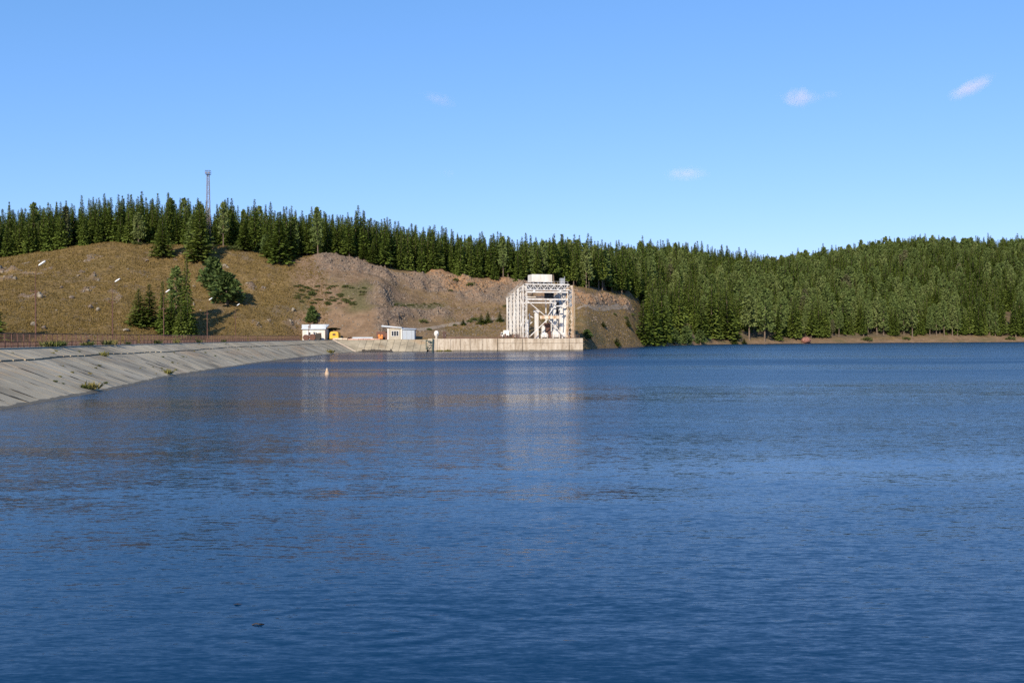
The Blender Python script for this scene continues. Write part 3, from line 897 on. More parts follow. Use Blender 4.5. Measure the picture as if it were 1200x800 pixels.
# crane bridge truss on top
a = MB(); l_ = MB()
for yy in (-0.2, 2.6):
    a.bar((-0.6,yy,17.4),(GW+.6,yy,17.4),0.35,0.3); a.bar((-0.6,yy,19.3),(GW+.6,yy,19.3),0.3,0.3)
    n = 12
    for q in range(n):
        xa = (GW)*q/n; xb = (GW)*(q+1)/n
        l_.bar((xa,yy,17.5 if q%2 else 19.2),(xb,yy,19.2 if q%2 else 17.5),0.17)
        l_.bar((xa,yy,17.5),(xa,yy,19.2),0.10)
a.box(-0.5,GW+.5,2.7,2.8,17.3,19.4); a.box(-0.5,GW+.5,-0.1,2.6,19.45,19.55)
tb = a.build("bridge_truss", M['white'], gan); l_.build("lacing", M['white'], tb)
mb = MB()
for q in range(13):
    xa = GW*q/12; mb.bar((xa,-.2,19.5),(xa,-.2,20.4),0.05)
mb.bar((0,-.2,20.4),(GW,-.2,20.4),0.06); mb.build("handrail", M['white'], gan)
# hoist house with trolley
mb = MB(); mb.box(1.9,9.6,-0.4,4.6,20.3,22.9)
hh = mb.build("hoist_house", M['whitewall'], gan, bevel=0.15)
mb = MB(); mb.box(1.75,9.75,-0.55,4.75,20.15,20.32); mb.build("skirt", M['white'], hh)
mb = MB()
for xx in (2.3,4.2,6.2,8.2,9.2): mb.box(xx,xx+.5,0,1.2,19.55,20.2)
mb.box(2.6,9.0,1.4,3.4,19.6,20.16); mb.build("trolley", M['galv'], gan)
for xx in (2.4, GW-3.2):
    mb = MB(); mb.box(xx,xx+.7,-.3,.5,16.4,17.3); mb.build("wheel_box", M['white'], gan)
mb = MB(); mb.box(GW-2.6,GW-1.0,0.5,1.6,19.55,21.7) ; mb.bar((GW-1.2,0,19.5),(GW-1.2,0,22.3),0.2); mb.build("control_cabin", M['galv'], gan)
mb = MB(); mb.box(GW+1.0,GW+2.6,1.2,2.6,11.5,17.6); mb.build("cable_duct", M['galv'], gan)
# inside: dark hanging gates, guide columns, machinery
mb = MB(); mb.box(8.9,12.4,6.0,6.6,14.4,17.0); mb.build("gate_leaf", M['dark'], gan)
mb = MB(); mb.box(12.6,14.9,7.2,7.8,9.0,13.3); mb.build("gate_leaf", M['dark'], gan)
mb = MB(); mb.box(4.2,5.4,3.0,4.2,0,9.4); mb.box(3.9,5.7,2.8,4.4,9.4,10.2); mb.build("guide_column", M['white'], gan)
mb = MB(); mb.box(11.3,12.2,3.0,4.0,0,12.6); mb.build("guide_column", M['white'], gan)
mb = MB(); mb.box(13.9,15.2,4.0,5.0,0,11.0); mb.build("guide_column", M['white'], gan)
mb = MB(); mb.box(0.4,1.4,2.0,3.0,0,6.8); mb.build("guide_column", M['white'], gan)
for (xa, ya, w, h) in ((6.3,2.5,2.6,1.5),(10.6,2.2,2.8,2.2),(7.0,3.2,1.0,4.2),(14.0,1.6,1.5,1.5)):
    mb = MB(); mb.box(xa,xa+w,ya,ya+1.6,0.35,h); mb.box(xa+.25,xa+w-.25,ya+.2,ya+1.3,h,h+.5)
    for q in (0.1, w-.35): mb.box(xa+q,xa+q+.25,ya+.1,ya+1.4,0,0.36)
    mb.build("winch", M['white'], gan, bevel=0.06)
mb = MB(); mb.box(8.6,10.6,4.5,6.0,0,5.6); mb.build("gate_leaf", M['rust'], gan)
for (xa, za, xb, zb) in ((1.4,8.4,3.4,7.4),(1.6,4.6,3.0,6.0),(2.0,9.0,2.2,5.0)):
    beam((xa,3,za),(xb,3,zb),0.25,0.25,"strut")
for xx, yy, hh2 in ((9.8,7.5,14.0),(13.0,6.5,15.0),(12.9,10.5,13.0)):
    beam((xx,yy,0),(xx,yy,hh2),0.32,0.32,"upright")
for yy, zz in ((10.1,15.2),(19.3,13.4)):
    beam((-1.0,yy,zz),(GW+.6,yy,zz),0.3,0.35,"cross_beam")
for ya, yb, za, zb in ((0.7,5.3,1.0,8.0),(5.6,10.0,8.0,1.0),(10.2,14.6,1.0,8.0),(0.7,5.3,9.0,16.0),(5.6,10.0,15.0,9.0)):
    for xx in (-0.9, GW+.7):
        beam((xx,ya,za),(xx,yb,zb),0.16,0.16,"brace")
lad = MB(); lad.bar((GW+2.1,-.15,0),(GW+2.1,-.15,17),.07); lad.bar((GW+2.6,-.15,0),(GW+2.6,-.15,17),.07)
ld = lad.build("ladder", M['white_rust'], gan)
lad = MB()
for q in range(40): lad.bar((GW+2.1,-.15,.4+q*.42),(GW+2.6,-.15,.4+q*.42),.05)
lad.build("rung_set", M['white_rust'], ld)
# platform railing
rl = empty("platform_railing", (0, 341, ZW), "low dark red railing along the platform edge under the gantry", "railing")
mb = MB()
for q in range(0, 24):
    xa = -4.6 + q*1.2; mb2 = MB(); mb2.bar((xa,-.4,0),(xa,-.4,1.0),0.09); mb2.build("post", M['rust_red'], rl)
r_ = MB(); r_.bar((-4.6,-.4,1.0),(23,-.4,1.0),0.08); r_.build("rail", M['rust_red'], rl)
r_ = MB(); r_.bar((-4.6,-.4,.5),(23,-.4,.5),0.07); r_.build("rail", M['rust_red'], rl)

# ------------------------------------------------------------------ buildings on the crest
def window(parent, x0, x1, y, z0, z1, frame='white', nx=1, dep=0.08):
    f = MB(); t = 0.14
    f.box(x0,x1,y-dep,y+.02,z0,z0+t); f.box(x0,x1,y-dep,y+.02,z1-t,z1)
    f.box(x0,x0+t,y-dep,y+.02,z0+t,z1-t); f.box(x1-t,x1,y-dep,y+.02,z0+t,z1-t)
    for i in range(1, nx):
        xx = x0+(x1-x0)*i/nx; f.box(xx-.06,xx+.06,y-dep,y+.02,z0+t,z1-t)
    w = f.build("window", M[frame], parent)
    for i in range(nx):
        xa = x0+(x1-x0)*i/nx; xb = x0+(x1-x0)*(i+1)/nx
        g_ = MB(); g_.box(xa+.1,xb-.1,y-.03,y+.01,z0+t,z1-t); g_.build("pane", M['glass'], w)
    return w
hx = (354.5-600)/FPX*353; hw_ = 8.0
he = empty("white_house", (hx, 353, 4.05), "small white house with light grey sheet roof at the end of the dam", "house")
mb = MB(); mb.box(0,hw_,0,6.5,0,3.9); mb.build("wall", M['whitewall'], he)
mb = MB(); mb.hexa([(-.35,-.5,3.9),(hw_+.35,-.5,3.9),(hw_+.35,6.9,5.5),(-.35,6.9,5.5),(-.35,-.5,4.1),(hw_+.35,-.5,4.1),(hw_+.35,6.9,5.75),(-.35,6.9,5.75)])
mb.build("roof", M['roofgrey'], he)
mb = MB(); mb.hexa([(-.25,0.2,3.92),(hw_+.25,0.2,3.92),(hw_+.25,.3,3.92),(-.25,.3,3.92),(-.25,0.2,5.6),(hw_+.25,0.2,5.6),(hw_+.25,.3,5.6),(-.25,.3,5.6)])
mb.build("fascia", M['roofgrey'], he)
window(he, 1.9, 3.0, 0, 1.6, 3.0, 'white', 1); window(he, 4.0, 5.2, 0, 1.5, 2.9, 'white', 2); 
mb = MB(); mb.box(5.6,6.7,-.06,.02,0,2.6); dr = mb.build("door", M['rust'], he)
mb = MB(); mb.box(5.72,5.82,-.14,-.05,1.1,1.2); mb.build("handle", M['galv'], dr)
mb = MB(); mb.box(2.5,2.8,0.05,0.35,3.9,6.2); mb.build("flue", M['rust'], he)

# rusty drums and reel in front of it
for (xx, yy, r, l_, mt_, nm, lb) in ((1.9,-3.2,0.95,1.2,'pink','drum',"faded pink drum lying left of the dark reel by the white house"),
                                 (4.3,-3.4,1.05,1.3,'pink','drum',"larger faded drum lying between the pink drum and the dark reel")):
    e = empty(nm, (hx+xx, 353+yy, 4.1), lb, "drum", "drums by the white house")
    mb = MB(); mb.tube((0,-l_/2,r),(0,l_/2,r),r,r,18); mb.build("shell", M[mt_], e)
    for q in (-l_/2, 0, l_/2):
        mb = MB(); mb.tube((0,q-.05,r),(0,q+.05,r),r+.05,r+.05,18); mb.build("hoop", M['rust'], e)
    mb = MB(); mb.box(-.9,.9,-.5,.5,-.1,0.06); mb.build("cradle", M['rust'], e)
e = empty("cable_reel", (hx+6.1, 349.7, 4.1), "dark cable reel standing right of the drums by the white house", "reel")
mb = MB(); mb.tube((0,-.5,1.2),(0,.5,1.2),0.6,0.6,14); mb.build("core", M['timber'], e)
for q in (-.55,.55):
    mb = MB(); mb.tube((0,q-.06,1.2),(0,q+.06,1.2),1.2,1.2,18); mb.build("flange", M['timber'], e)
e = empty("rusty_post", ((362-600)/FPX*349.5, 349.5, 4.05), "thin rusty post standing in front of the white house", "post")
mb = MB(); mb.tube((0,0,0),(0,0,5.2),0.14,0.12,8); mb.build("shaft", M['rust'], e)
mb = MB(); mb.bar((-.5,0,4.7),(.5,0,4.7),.1); mb.build("cross_arm", M['rust'], e)

# yellow site wagon
e = empty("site_wagon", ((386.2-600)/FPX*351, 351, 4.12), "yellow round-topped site wagon parked right of the white house", "wagon")
prof = [(0,.45),(3.1,.45),(3.1,2.2),(2.85,2.75),(2.3,3.0),(0.8,3.0),(.25,2.75),(0,2.2)]
mb = MB(); n = len(prof)
mb.v += [(x,0,z) for x, z in prof] + [(x,4.6,z) for x, z in prof]
mb.f.append(tuple(range(n))); mb.f.append(tuple(reversed(range(n, 2*n))))
for i in range(n): j = (i+1)%n; mb.f.append((i, n+i, n+j, j))
mb.build("body", M['yellow'], e)
window(e, 1.05, 2.1, -0.01, 1.65, 2.25, 'dark', 2, 0.05)
for (xx, yy) in ((0.25,.7),(2.85,.7),(0.25,3.6),(2.85,3.6)):
    mb = MB(); mb.tube((xx-.12,yy,.42),(xx+.12,yy,.42),.42,.42,14); w_ = mb.build("wheel", M['black'], e)
    mb = MB(); mb.tube((xx-.14,yy,.42),(xx+.14,yy,.42),.18,.18,10); mb.build("rim", M['galv'], w_)
mb = MB(); mb.box(.1,3.0,.1,4.5,.3,.46); mb.bar((1.5,0,.4),(1.5,-1.2,.35),.1); mb.build("chassis", M['dark'], e)

# stacked pipes, beams and heaps on the far crest
def crest_beam(u0, u1, v0, v1, d, dep, mat, name, label, cat, **kw):
    p = at(u0, v1, d); q = at(u1, v0, d)
    e = empty(name, (p.x, d, p.z), label, cat)
    n = kw.get('n', 3)
    for i in range(n):
        mb = MB(); w = (q.x-p.x)/n
        mb.box(i*w+.04,(i+1)*w-.04,random.uniform(-.04,.04),dep,0,q.z-p.z+random.uniform(-.03,.03)); mb.build("beam", M[mat], e)
    return e
crest_beam(390,407,396.0,398.0,348.6,.6,'cream','parapet_beam',"short cream concrete beam on the crest below the yellow wagon","beam",n=3)
crest_beam(407.5,445,396.6,398.2,348.6,.6,'pink','parapet_beam',"long pinkish concrete beam on the crest left of the grey shed","beam",n=6)
e = empty("pipe_stack", (at(411,396,352).x, 352, 4.15), "low stack of pale grey pipes left of the grey shed", "pipes")
for q, (yy, zz) in enumerate(((0,.25),(.55,.25),(1.1,.25),(.27,.7),(.82,.7))):
    mb = MB(); mb.tube((0+.2*q,yy,zz),(8.5-.25*q,yy,zz),.25,.25,10); mb.build("pipe", M['roofgrey'], e)
e = empty("scrap_heap", (at(403,395,352).x, 352, 4.15), "dark heap of scrap beside the yellow wagon", "scrap heap")
for q in range(9):
    mb = MB(); xx = random.uniform(-1.6,2.2); mb.bar((xx,random.uniform(-.5,.5),.15),(xx+random.uniform(-1.2,1.2),random.uniform(-.5,.8),random.uniform(.3,1.1)),random.uniform(.2,.5)); mb.build("scrap_piece", M['dark'] if q%3 else M['rust'], e)
e = empty("scrap_sheet", (at(441,395,353).x, 353, 4.15), "rusty red-brown sheet panel leaning left of the grey shed", "panel")
mb = MB(); mb.hexa([(0,-.5,0),(4.0,-.5,0),(4.0,-.4,0),(0,-.4,0),(0,.6,2.9),(4.0,.6,2.9),(4.0,.7,2.9),(0,.7,2.9)]); mb.build("sheet", M['rust'], e)
mb = MB(); mb.bar((.3,.4,1.6),(.3,1.6,0),.12); mb.bar((3.6,.4,1.6),(3.6,1.6,0),.12); mb.build("prop", M['rust'], e)
e = empty("orange_winch", (at(443.5,394,350.5).x, 350.5, 4.15), "small bright orange winch in front of the rusty panel", "winch")
mb = MB(); mb.box(0,1.5,0,.9,.3,1.2); mb.build("housing", M['orange'], e, bevel=.12)
mb = MB(); mb.tube((.2,-.1,1.5),(.2,.9,1.5),.4,.4,12); mb.tube((1.2,-.1,1.5),(1.2,.9,1.5),.35,.35,12); mb.build("drum", M['orange'], e)
mb = MB(); mb.box(.1,1.4,.1,.8,0,.31); mb.build("frame", M['rust'], e)

# grey shed
sx = at(455,398,352).x
e = empty("grey_shed", (sx, 350.6, 4.15), "blue-grey shed with beige front, framed window and slanting roof beside the wall", "shed")
mb = MB(); mb.box(0,4.9,0,5,0,3.9); mb.build("front_wall", M['beige'], e)
mb = MB(); mb.box(5.0,9.4,.15,5,0,3.6); mb.build("side_wall", M['greywall'], e)
for xx in (-.12, 4.65):
    mb = MB(); mb.box(xx,xx+.45,-.12,.2,0,3.95); mb.build("corner_post", M['white'], e)
window(e, 1.25, 3.9, 0, 1.15, 3.15, 'white', 3, .12)
mb = MB(); mb.hexa([(-2.1,-.6,4.55),(5.0,-.6,4.0),(5.0,5.4,4.0),(-2.1,5.4,4.55),(-2.1,-.6,5.1),(5.0,-.6,4.35),(5.0,5.4,4.35),(-2.1,5.4,5.1)]); mb.build("roof", M['roofgrey'], e)
mb = MB(); mb.hexa([(5.02,-.35,3.65),(9.8,-.35,3.45),(9.8,5.3,3.75),(5.02,5.3,3.95),(5.02,-.35,3.85),(9.8,-.35,3.6),(9.8,5.3,3.95),(5.02,5.3,4.2)]); mb.build("roof", M['greywall'], e)
mb = MB(); mb.box(6.6,6.72,.05,.16,0,3.4); mb.box(8.2,8.32,.05,.16,0,3.4); mb.build("batten", M['galv'], e)

# white tank and brown cabinet
e = empty("water_tank", (at(511.5,397,347).x, 347, ZW-.05), "small white domed tank on a stem behind the wall", "tank")
mb = MB(); mb.lathe((0,0,0),[(.45,0),(.4,.9),(.7,1.1),(.82,1.5),(.82,2.2),(.7,2.6),(.4,2.85),(.05,2.95)],16); mb.build("shell", M['whitewall'], e, smooth=True)
mb = MB(); mb.box(.1,.5,-.84,-.7,1.45,1.75); mb.build("hatch", M['dark'], e)
mb = MB(); mb.tube((0,0,0),(0,0,.2),.75,.75,14); mb.build("foot", M['cream'], e)
e = empty("cabinet", (at(519,397,347).x, 347, ZW-.05), "narrow dark brown steel cabinet right of the white tank", "cabinet")
mb = MB(); mb.box(0,1.1,0,.8,0.1,2.5); mb.build("body", M['rust'], e)
mb = MB(); mb.box(.08,1.02,-.05,.0,.25,2.3); d_ = mb.build("door", M['rail'], e)
mb = MB(); mb.box(.85,.95,-.1,-.04,1.2,1.4); mb.build("handle", M['galv'], d_)
e = empty("rusty_pipe", (at(526,397,346).x, 345.2, ZW), "long thin rusty pipe lying along the top of the wall", "pipe")
mb = MB(); mb.tube((0,0,.3),(17.5,0,.3),.16,.16,8); mb.build("pipe_run", M['rust_red'], e)
for q in range(6):
    mb = MB(); mb.box(.5+q*3.2,.9+q*3.2,-.25,.25,0,.2); mb.build("saddle", M['rust'], e)

# green steel ladder frame in the water
gp = at(499.5,412,340.3)
e = empty("ladder_frame", (gp.x, 340.0, -1.0), "dark green steel ladder frame standing in the water against the wall", "ladder")
mb = MB(); mb.bar((0,0,0),(0,0,5.0),.3); mb.bar((2.0,.2,0),(2.3,.2,5.6),.35); mb.build("rail", M['greenmetal'], e)
for q in range(5):
    mb = MB(); mb.bar((0,.05,.8+q*.95),(2.15,.2,1.0+q*.95),.12); mb.build("rung", M['greenmetal'], e)
mb = MB(); mb.bar((0,0,4.9),(2.2,.2,4.2),.28); mb.bar((.1,0,1.6),(2.2,.2,4.4),.14); mb.build("brace", M['greenmetal'], e)

# dark timber boom at the foot of the end slope
bp = at(424,412,337)
e = empty("timber_boom", (bp.x, 336.6, 0), "row of dark wet timber baulks floating at the foot of the end slope", "boom")
xx = 0
while xx < 9.6:
    w = random.uniform(.6,1.1); mb = MB(); h_ = random.uniform(.6,1.0)
    mb.hexa([(xx,0,-.3),(xx+w-.1,0,-.3),(xx+w-.1,.9,-.3),(xx,.9,-.3),(xx+.05,.1,h_),(xx+w-.15,.1,h_*.9),(xx+w-.15,.8,h_),(xx+.05,.8,h_*.9)])
    mb.build("baulk", M['timber'], e); xx += w
mb = MB(); mb.bar((-1.2,.4,.25),(10.4,.4,.3),.22); mb.build("chain_beam", M['timber'], e)

# white truck left of the gantry
e = empty("parked_truck", (at(586.5,396,362).x, 362, 4.35), "small white truck parked left of the gantry", "truck")
mb = MB(); mb.box(1.0,3.2,0,5.5,.9,3.0); mb.build("cargo_box", M['whitewall'], e, bevel=.08)
mb = MB(); mb.hexa([(-.1,.1,.6),(1.0,.1,.6),(1.0,2.0,.6),(-.1,2.0,.6),(.25,.2,2.3),(1.0,.2,2.3),(1.0,1.9,2.3),(.25,1.9,2.3)]); cb = mb.build("cab", M['white'], e)
mb = MB(); mb.box(.35,.9,.06,.14,1.45,2.1); mb.build("side_window", M['glass'], cb)
for xx, yy in ((.4,.0),(2.4,.0),(2.4,4.6)):
    mb = MB(); mb.tube((xx,yy,.42),(xx,yy+.3,.42),.42,.42,14); w_ = mb.build("wheel", M['black'], e)
mb = MB(); mb.box(-.1,3.2,.2,5.4,.5,.9); mb.build("chassis", M['dark'], e)
e = empty("scrap_heap", (at(590,397,352).x, 352, ZW), "dark reddish scrap heap on the platform beside the gantry legs", "scrap heap")
for q in range(26):
    mb = MB(); xx = random.uniform(-1.5,6.5); mb.bar((xx,random.uniform(-.6,.6),.1),(xx+random.uniform(-1.0,1.0),random.uniform(-.5,.8),random.uniform(.4,1.7)),random.uniform(.12,.4)); mb.build("scrap_piece", M['rail'] if q%3 else M['rust_red'], e)

# buoy
bx = at(383,440,124.5)
e = empty("buoy", (bx.x, bx.y, 0), "small white conical buoy floating on the lake near the dam", "buoy")
mb = MB(); mb.lathe((0,0,-.2),[(.25,0),(.30,.15),(.29,.45),(.22,.62),(.17,.7),(.13,.95),(.05,1.05)],16); mb.build("float", M['buoy'], e, smooth=True)
mb = MB(); mb.lathe((0,0,.28),[(.235,0),(.24,.05),(.225,.1)],16); mb.build("band", M['pink'], e, smooth=True)
mb = MB(); mb.tube((0,0,.82),(0,0,.95),.04,.035,8); mb.build("top_ring", M['galv'], e)

# drifting twig and small specks
tw = at(300,728,15.7)
e = empty("drifting_twig", (tw.x, tw.y, 0), "dark twig drifting on the water in the foreground", "twig"); e.scale = (.7,.7,.7)
mb = MB(); pts = [(-.13,0,.0),(-.05,.02,.025),(.04,.0,.02),(.14,.04,.0)]
for a, b_ in zip(pts[:-1], pts[1:]): mb.tube(a, b_, .016, .013, 6)
mb.build("stem", M['timber'], e)
mb = MB(); mb.tube((-.02,.01,.02),(.05,-.08,.03),.01,.006,5); mb.build("side_shoot", M['timber'], e)
mb = MB(); mb.v += [(.04,0,.02),(.10,-.05,.045),(.15,-.03,.03),(.09,.02,.03)]; mb.f.append((0,1,2,3)); mb.build("leaf", M['timber'], e)
tw = at(277,703,16.9)
e = empty("floating_leaf", (tw.x, tw.y, 0.004), "tiny dark leaf floating beyond the drifting twig", "leaf")
mb = MB(); mb.v += [(-.09,0,0),(-.02,.035,.012),(.08,.01,.004),(-.01,-.035,.01)]; mb.f += [(0,2,1),(0,3,2)]; mb.build("blade", M['timber'], e)

# ------------------------------------------------------------------ mast on the ridge
mu, md = 245.0, 446.0
mx_ = (mu-600)/FPX*md; mg = float(ground(np.array(mx_), np.array(md)))
mtop = zpix(mu, 199.5, md)
e = empty("lattice_mast", (mx_, md, mg), "tall thin steel lattice mast rising above the ridge forest", "mast")
Hm = mtop-mg
mb = MB(); l_ = MB()
wb, wt = 1.9, 0.85
def mw(z): return (wb+(wt-wb)*min(1, z/(Hm-2)))/2
for a_ in range(4):
    sx_, sy_ = ((-1,-1),(1,-1),(1,1),(-1,1))[a_]
    mb.bar((sx_*wb/2,sy_*wb/2,0),(sx_*wt/2,sy_*wt/2,Hm-2),0.16)
mb.build("shaft", M['mast'], e)
z = 0; f = 0
while z < Hm-2.2:
    zn = min(z+2.0, Hm-2)
    for a_ in range(4):
        p_ = ((-1,-1),(1,-1),(1,1),(-1,1)); q0 = p_[a_]; q1 = p_[(a_+1)%4]
        if f % 2: q0, q1 = q1, q0
        l_.bar((q0[0]*mw(z),q0[1]*mw(z),z),(q1[0]*mw(zn),q1[1]*mw(zn),zn),0.09)
        l_.bar((q0[0]*mw(zn),q0[1]*mw(zn),zn),(q1[0]*mw(zn),q1[1]*mw(zn),zn),0.08)
    z = zn; f += 1
l_.build("lacing", M['mast'], e)
mb = MB(); mb.box(-1.0,1.0,-1.0,1.0,Hm-2.0,Hm-1.85); pf = mb.build("platform", M['rail'], e)
mb = MB()
for z_ in (Hm-1.2, Hm-.3):
    for a_ in range(4):
        p_ = ((-1,-1),(1,-1),(1,1),(-1,1)); q0 = p_[a_]; q1 = p_[(a_+1)%4]
        mb.bar((q0[0],q0[1],z_),(q1[0],q1[1],z_),.1)
for q0 in ((-1,-1),(1,-1),(1,1),(-1,1),(0,-1),(0,1)): mb.bar((q0[0],q0[1],Hm-1.9),(q0[0],q0[1],Hm-.2),.09)
mb.build("handrail", M['rail'], pf)
for q0 in (-.6,.6):
    mb = MB(); mb.tube((q0,-.95,Hm-1.3),(q0,-1.1,Hm-1.3),.35,.35,12); mb.build("antenna", M['mast'], e)
hxm, hdm, hgm = place(250, 279)
e = empty("equipment_hut", (hxm, hdm-1, hgm-.1), "tiny white equipment hut at the foot of the mast among the trees", "hut")
mb = MB(); mb.box(-.9,.9,0,1.6,0,2.2); mb.build("wall", M['whitewall'], e)
mb = MB(); mb.box(-1.05,1.05,-.15,1.75,2.2,2.35); mb.build("roof", M['roofgrey'], e)
mb = MB(); mb.box(-.3,.4,-.04,.0,0.05,1.8); mb.build("door", M['greywall'], e)
px_, pd_, pg_ = place(279.5, 280)
e = empty("marker_post", (px_, pd_, pg_-.1), "thin white marker post at the ridge edge right of the mast", "post")
mb = MB(); mb.tube((0,0,0),(0,0,3.2),.17,.15,8); mb.build("shaft", M['white'], e)
mb = MB(); mb.box(-.35,.35,-.1,.1,2.6,3.2); mb.build("plate", M['white'], e)

# gravel track on the benches
def track(pts, w, label):
    P = [place(u, v) for u, v in pts]
    # densify
    Q = []
    for a, b_ in zip(P[:-1], P[1:]):
        for t in np.linspace(0, 1, 14, endpoint=False): Q.append(np.array(a)*(1-t)+np.array(b_)*t)
    Q.append(np.array(P[-1]))
    V = []; F = []
    for i, q in enumerate(Q):
        t = Q[min(i+1,len(Q)-1)]-Q[max(i-1,0)]; n = np.array([-t[1], t[0]]); n = n/np.hypot(*n)
        zz = max(float(ground(np.array(q[0]+n[0]*o_), np.array(q[1]+n[1]*o_))) for o_ in (-w/2,0,w/2))
        for o_ in np.linspace(-w/2, w/2, 7):
            V.append((q[0]+n[0]*o_, q[1]+n[1]*o_, float(ground(np.array(q[0]+n[0]*o_), np.array(q[1]+n[1]*o_)))+0.10))
    for i in range(len(Q)-1):
        for k_ in range(6): F.append((i*7+k_+7, i*7+k_+8, i*7+k_+1, i*7+k_))
    o = mesh_np("gravel_track", V, F, M['track']); tag(o, kind="structure")
track([(488,387),(505,385),(520,382),(535,379.5),(550,377),(570,374.5),(590,373)], 3.0, "")
track([(676,363),(695,361.5),(715,360.5),(735,360)], 1.8, "")

# ------------------------------------------------------------------ trees
def leaf_quads(P, D, Up, Ln, Wd):
    """arrays of spray quads: base P, direction D, up Up, length, width -> V,F"""
    S = np.cross(D, Up); S /= np.maximum(np.linalg.norm(S, axis=1, keepdims=True), 1e-6)
    a = P - S*Wd[:,None]*0.25; b_ = P + S*Wd[:,None]*0.25
    mid = P + D*Ln[:,None]*0.55
    c = mid + S*Wd[:,None]*0.5; e_ = P + D*Ln[:,None]; f = mid - S*Wd[:,None]*0.5
    n = len(P)
    V = np.stack([a, b_, c, e_, f], 1).reshape(-1, 3)
    i = np.arange(n)*5
    F = np.concatenate([np.stack([i, i+1, i+2], 1), np.stack([i, i+2, i+4], 1), np.stack([i+4, i+2, i+3], 1)])
    return V, F

def trunk_mesh(H, r, n=7, lean=0.0, top=0.97):
    mb = MB()
    zs = np.linspace(-0.4, H*top, 7)
    k0 = 0
    for i, z in enumerate(zs):
        rr = r*(1-0.95*max(0, z)/(H*top)) + 0.015
        if i == 0: rr *= 1.35
        for q in range(n):
            t = 2*math.pi*q/n
            mb.v.append((rr*math.cos(t)+lean*z*z/H, rr*math.sin(t), z))
    for i in range(len(zs)-1):
        for q in range(n):
            mb.f.append((i*n+q, i*n+(q+1)%n, (i+1)*n+(q+1)%n, (i+1)*n+q))
    return mb

def spruce_crown(seed, H=20.0, R=2.7, base=0.05, fine=1.0):
    r = np.random.default_rng(seed)
    P = []; D = []; U = []; Ln = []; Wd = []
    z = base*H
    asym = r.uniform(0, 2*math.pi)
    while z < H*0.975:
        t = (z-base*H)/(H*(1-base))
        rad = R*1.30*((1-t)**1.0)*(0.72+0.28*min(1, t*7+0.35))
        rad *= r.uniform(0.78, 1.15)
        nb = int(max(4, 4 + 5*rad/R*fine + r.integers(0, 2)))
        a0 = r.uniform(0, 6.28)
        for i in range(nb):
            a = a0 + 6.283*i/nb + r.normal(0, 0.25)
            Lb = rad*r.uniform(0.65, 1.15)*(1+0.12*math.cos(a-asym))
            dr = np.array([math.cos(a), math.sin(a), 0])
            droop = 0.42*(1-t)+0.05
            ns = max(2, int(2 + Lb*1.5))
            for s in range(ns):
                f = (s+0.35+r.uniform(-.2,.3))/ns
                pos = dr*Lb*f*0.9 + np.array([0, 0, z - droop*Lb*f + 0.22*Lb*f*f + r.normal(0, .08)])
                dd = dr*0.9 + np.array([r.normal(0,.35), r.normal(0,.35), -0.35*(1-t)+0.25*t+r.normal(0,.2)])
                P.append(pos); D.append(dd/np.linalg.norm(dd))
                U.append(np.array([r.normal(0,.5), r.normal(0,.5), 1.0]))
                Ln.append(r.uniform(.7,1.25)*(0.42+0.62*(1-t))); Wd.append(r.uniform(.5,.95)*(0.34+0.70*(1-t)))
        z += r.uniform(.34,.55)*(1-0.35*t)/fine**0.5
    for i in range(2):     # leader
        P.append(np.array([0,0,H*0.965+i*0.15])); dd = np.array([r.normal(0,.12), r.normal(0,.12), 1.2]); D.append(dd/np.linalg.norm(dd)); U.append(r.normal(0,1,3)); Ln.append(.5); Wd.append(.12)
    return leaf_quads(np.array(P), np.array(D), np.array(U), np.array(Ln), np.array(Wd))

def pine_crown(seed, H=20.0, R=3.4, base=0.32, nb=62, lumps=15):
    r = np.random.default_rng(seed)
    P = []; D = []; U = []; Ln = []; Wd = []
    for i in range(nb):
        t = (i+r.uniform(0,1))/nb
        z = H*(base + (1-base)*t*0.97)
        prof = (0.80+0.5*t)*(1-t)**0.62 if base > 0.1 else (1.0+.25*t)*(1-t)**0.72
        rad = R*min(1.0, prof)*r.uniform(.6,1.12)
        a = i*2.399 + r.normal(0,.3)
        dr = np.array([math.cos(a), math.sin(a), 0.18])
        for s in range(lumps):
            f = r.uniform(.3,1.0)**0.7
            sp = 0.55+0.25*f
            pos = np.array([0,0,z]) + dr*rad*f + r.normal(0, .33*sp, 3)
            dd = dr*0.5 + r.normal(0,.6,3) + np.array([0,0,.35])
            P.append(pos); D.append(dd/np.linalg.norm(dd)); U.append(r.normal(0,1,3)); Ln.append(r.uniform(.6,1.15)); Wd.append(r.uniform(.35,.7))
    return leaf_quads(np.array(P), np.array(D), np.array(U), np.array(Ln), np.array(Wd))

def pine_trunk(seed, H, base):
    mb = trunk_mesh(H, 0.26, 7)
    r = random.Random(seed)
    for i in range(9):
        z = H*(base+ (0.9-base)*i/9); a = i*2.4
        Lb = 2.4*(1-i/11)
        mb.tube((0,0,z),(Lb*math.cos(a),Lb*math.sin(a),z+.5), .07, .02, 5, False)
    return mb

def mesh_of(V, F, mat):
    me = bpy.data.meshes.new("crown")
    V = np.asarray(V, np.float32); F = np.asarray(F, np.int32)
    me.vertices.add(len(V)); me.vertices.foreach_set("co", V.ravel())
    me.loops.add(F.size); me.loops.foreach_set("vertex_index", F.ravel())
    me.polygons.add(len(F)); me.polygons.foreach_set("loop_start", np.arange(0, F.size, 3, dtype=np.int32))
    me.polygons.foreach_set("loop_total", np.full(len(F), 3, np.int32))
    me.update(calc_edges=True); me.materials.append(mat)
    return me
def mesh_mb(mb, mat):
    me = bpy.data.meshes.new("trunk"); me.from_pydata(mb.v, [], mb.f); me.materials.append(mat); me.update(); return me

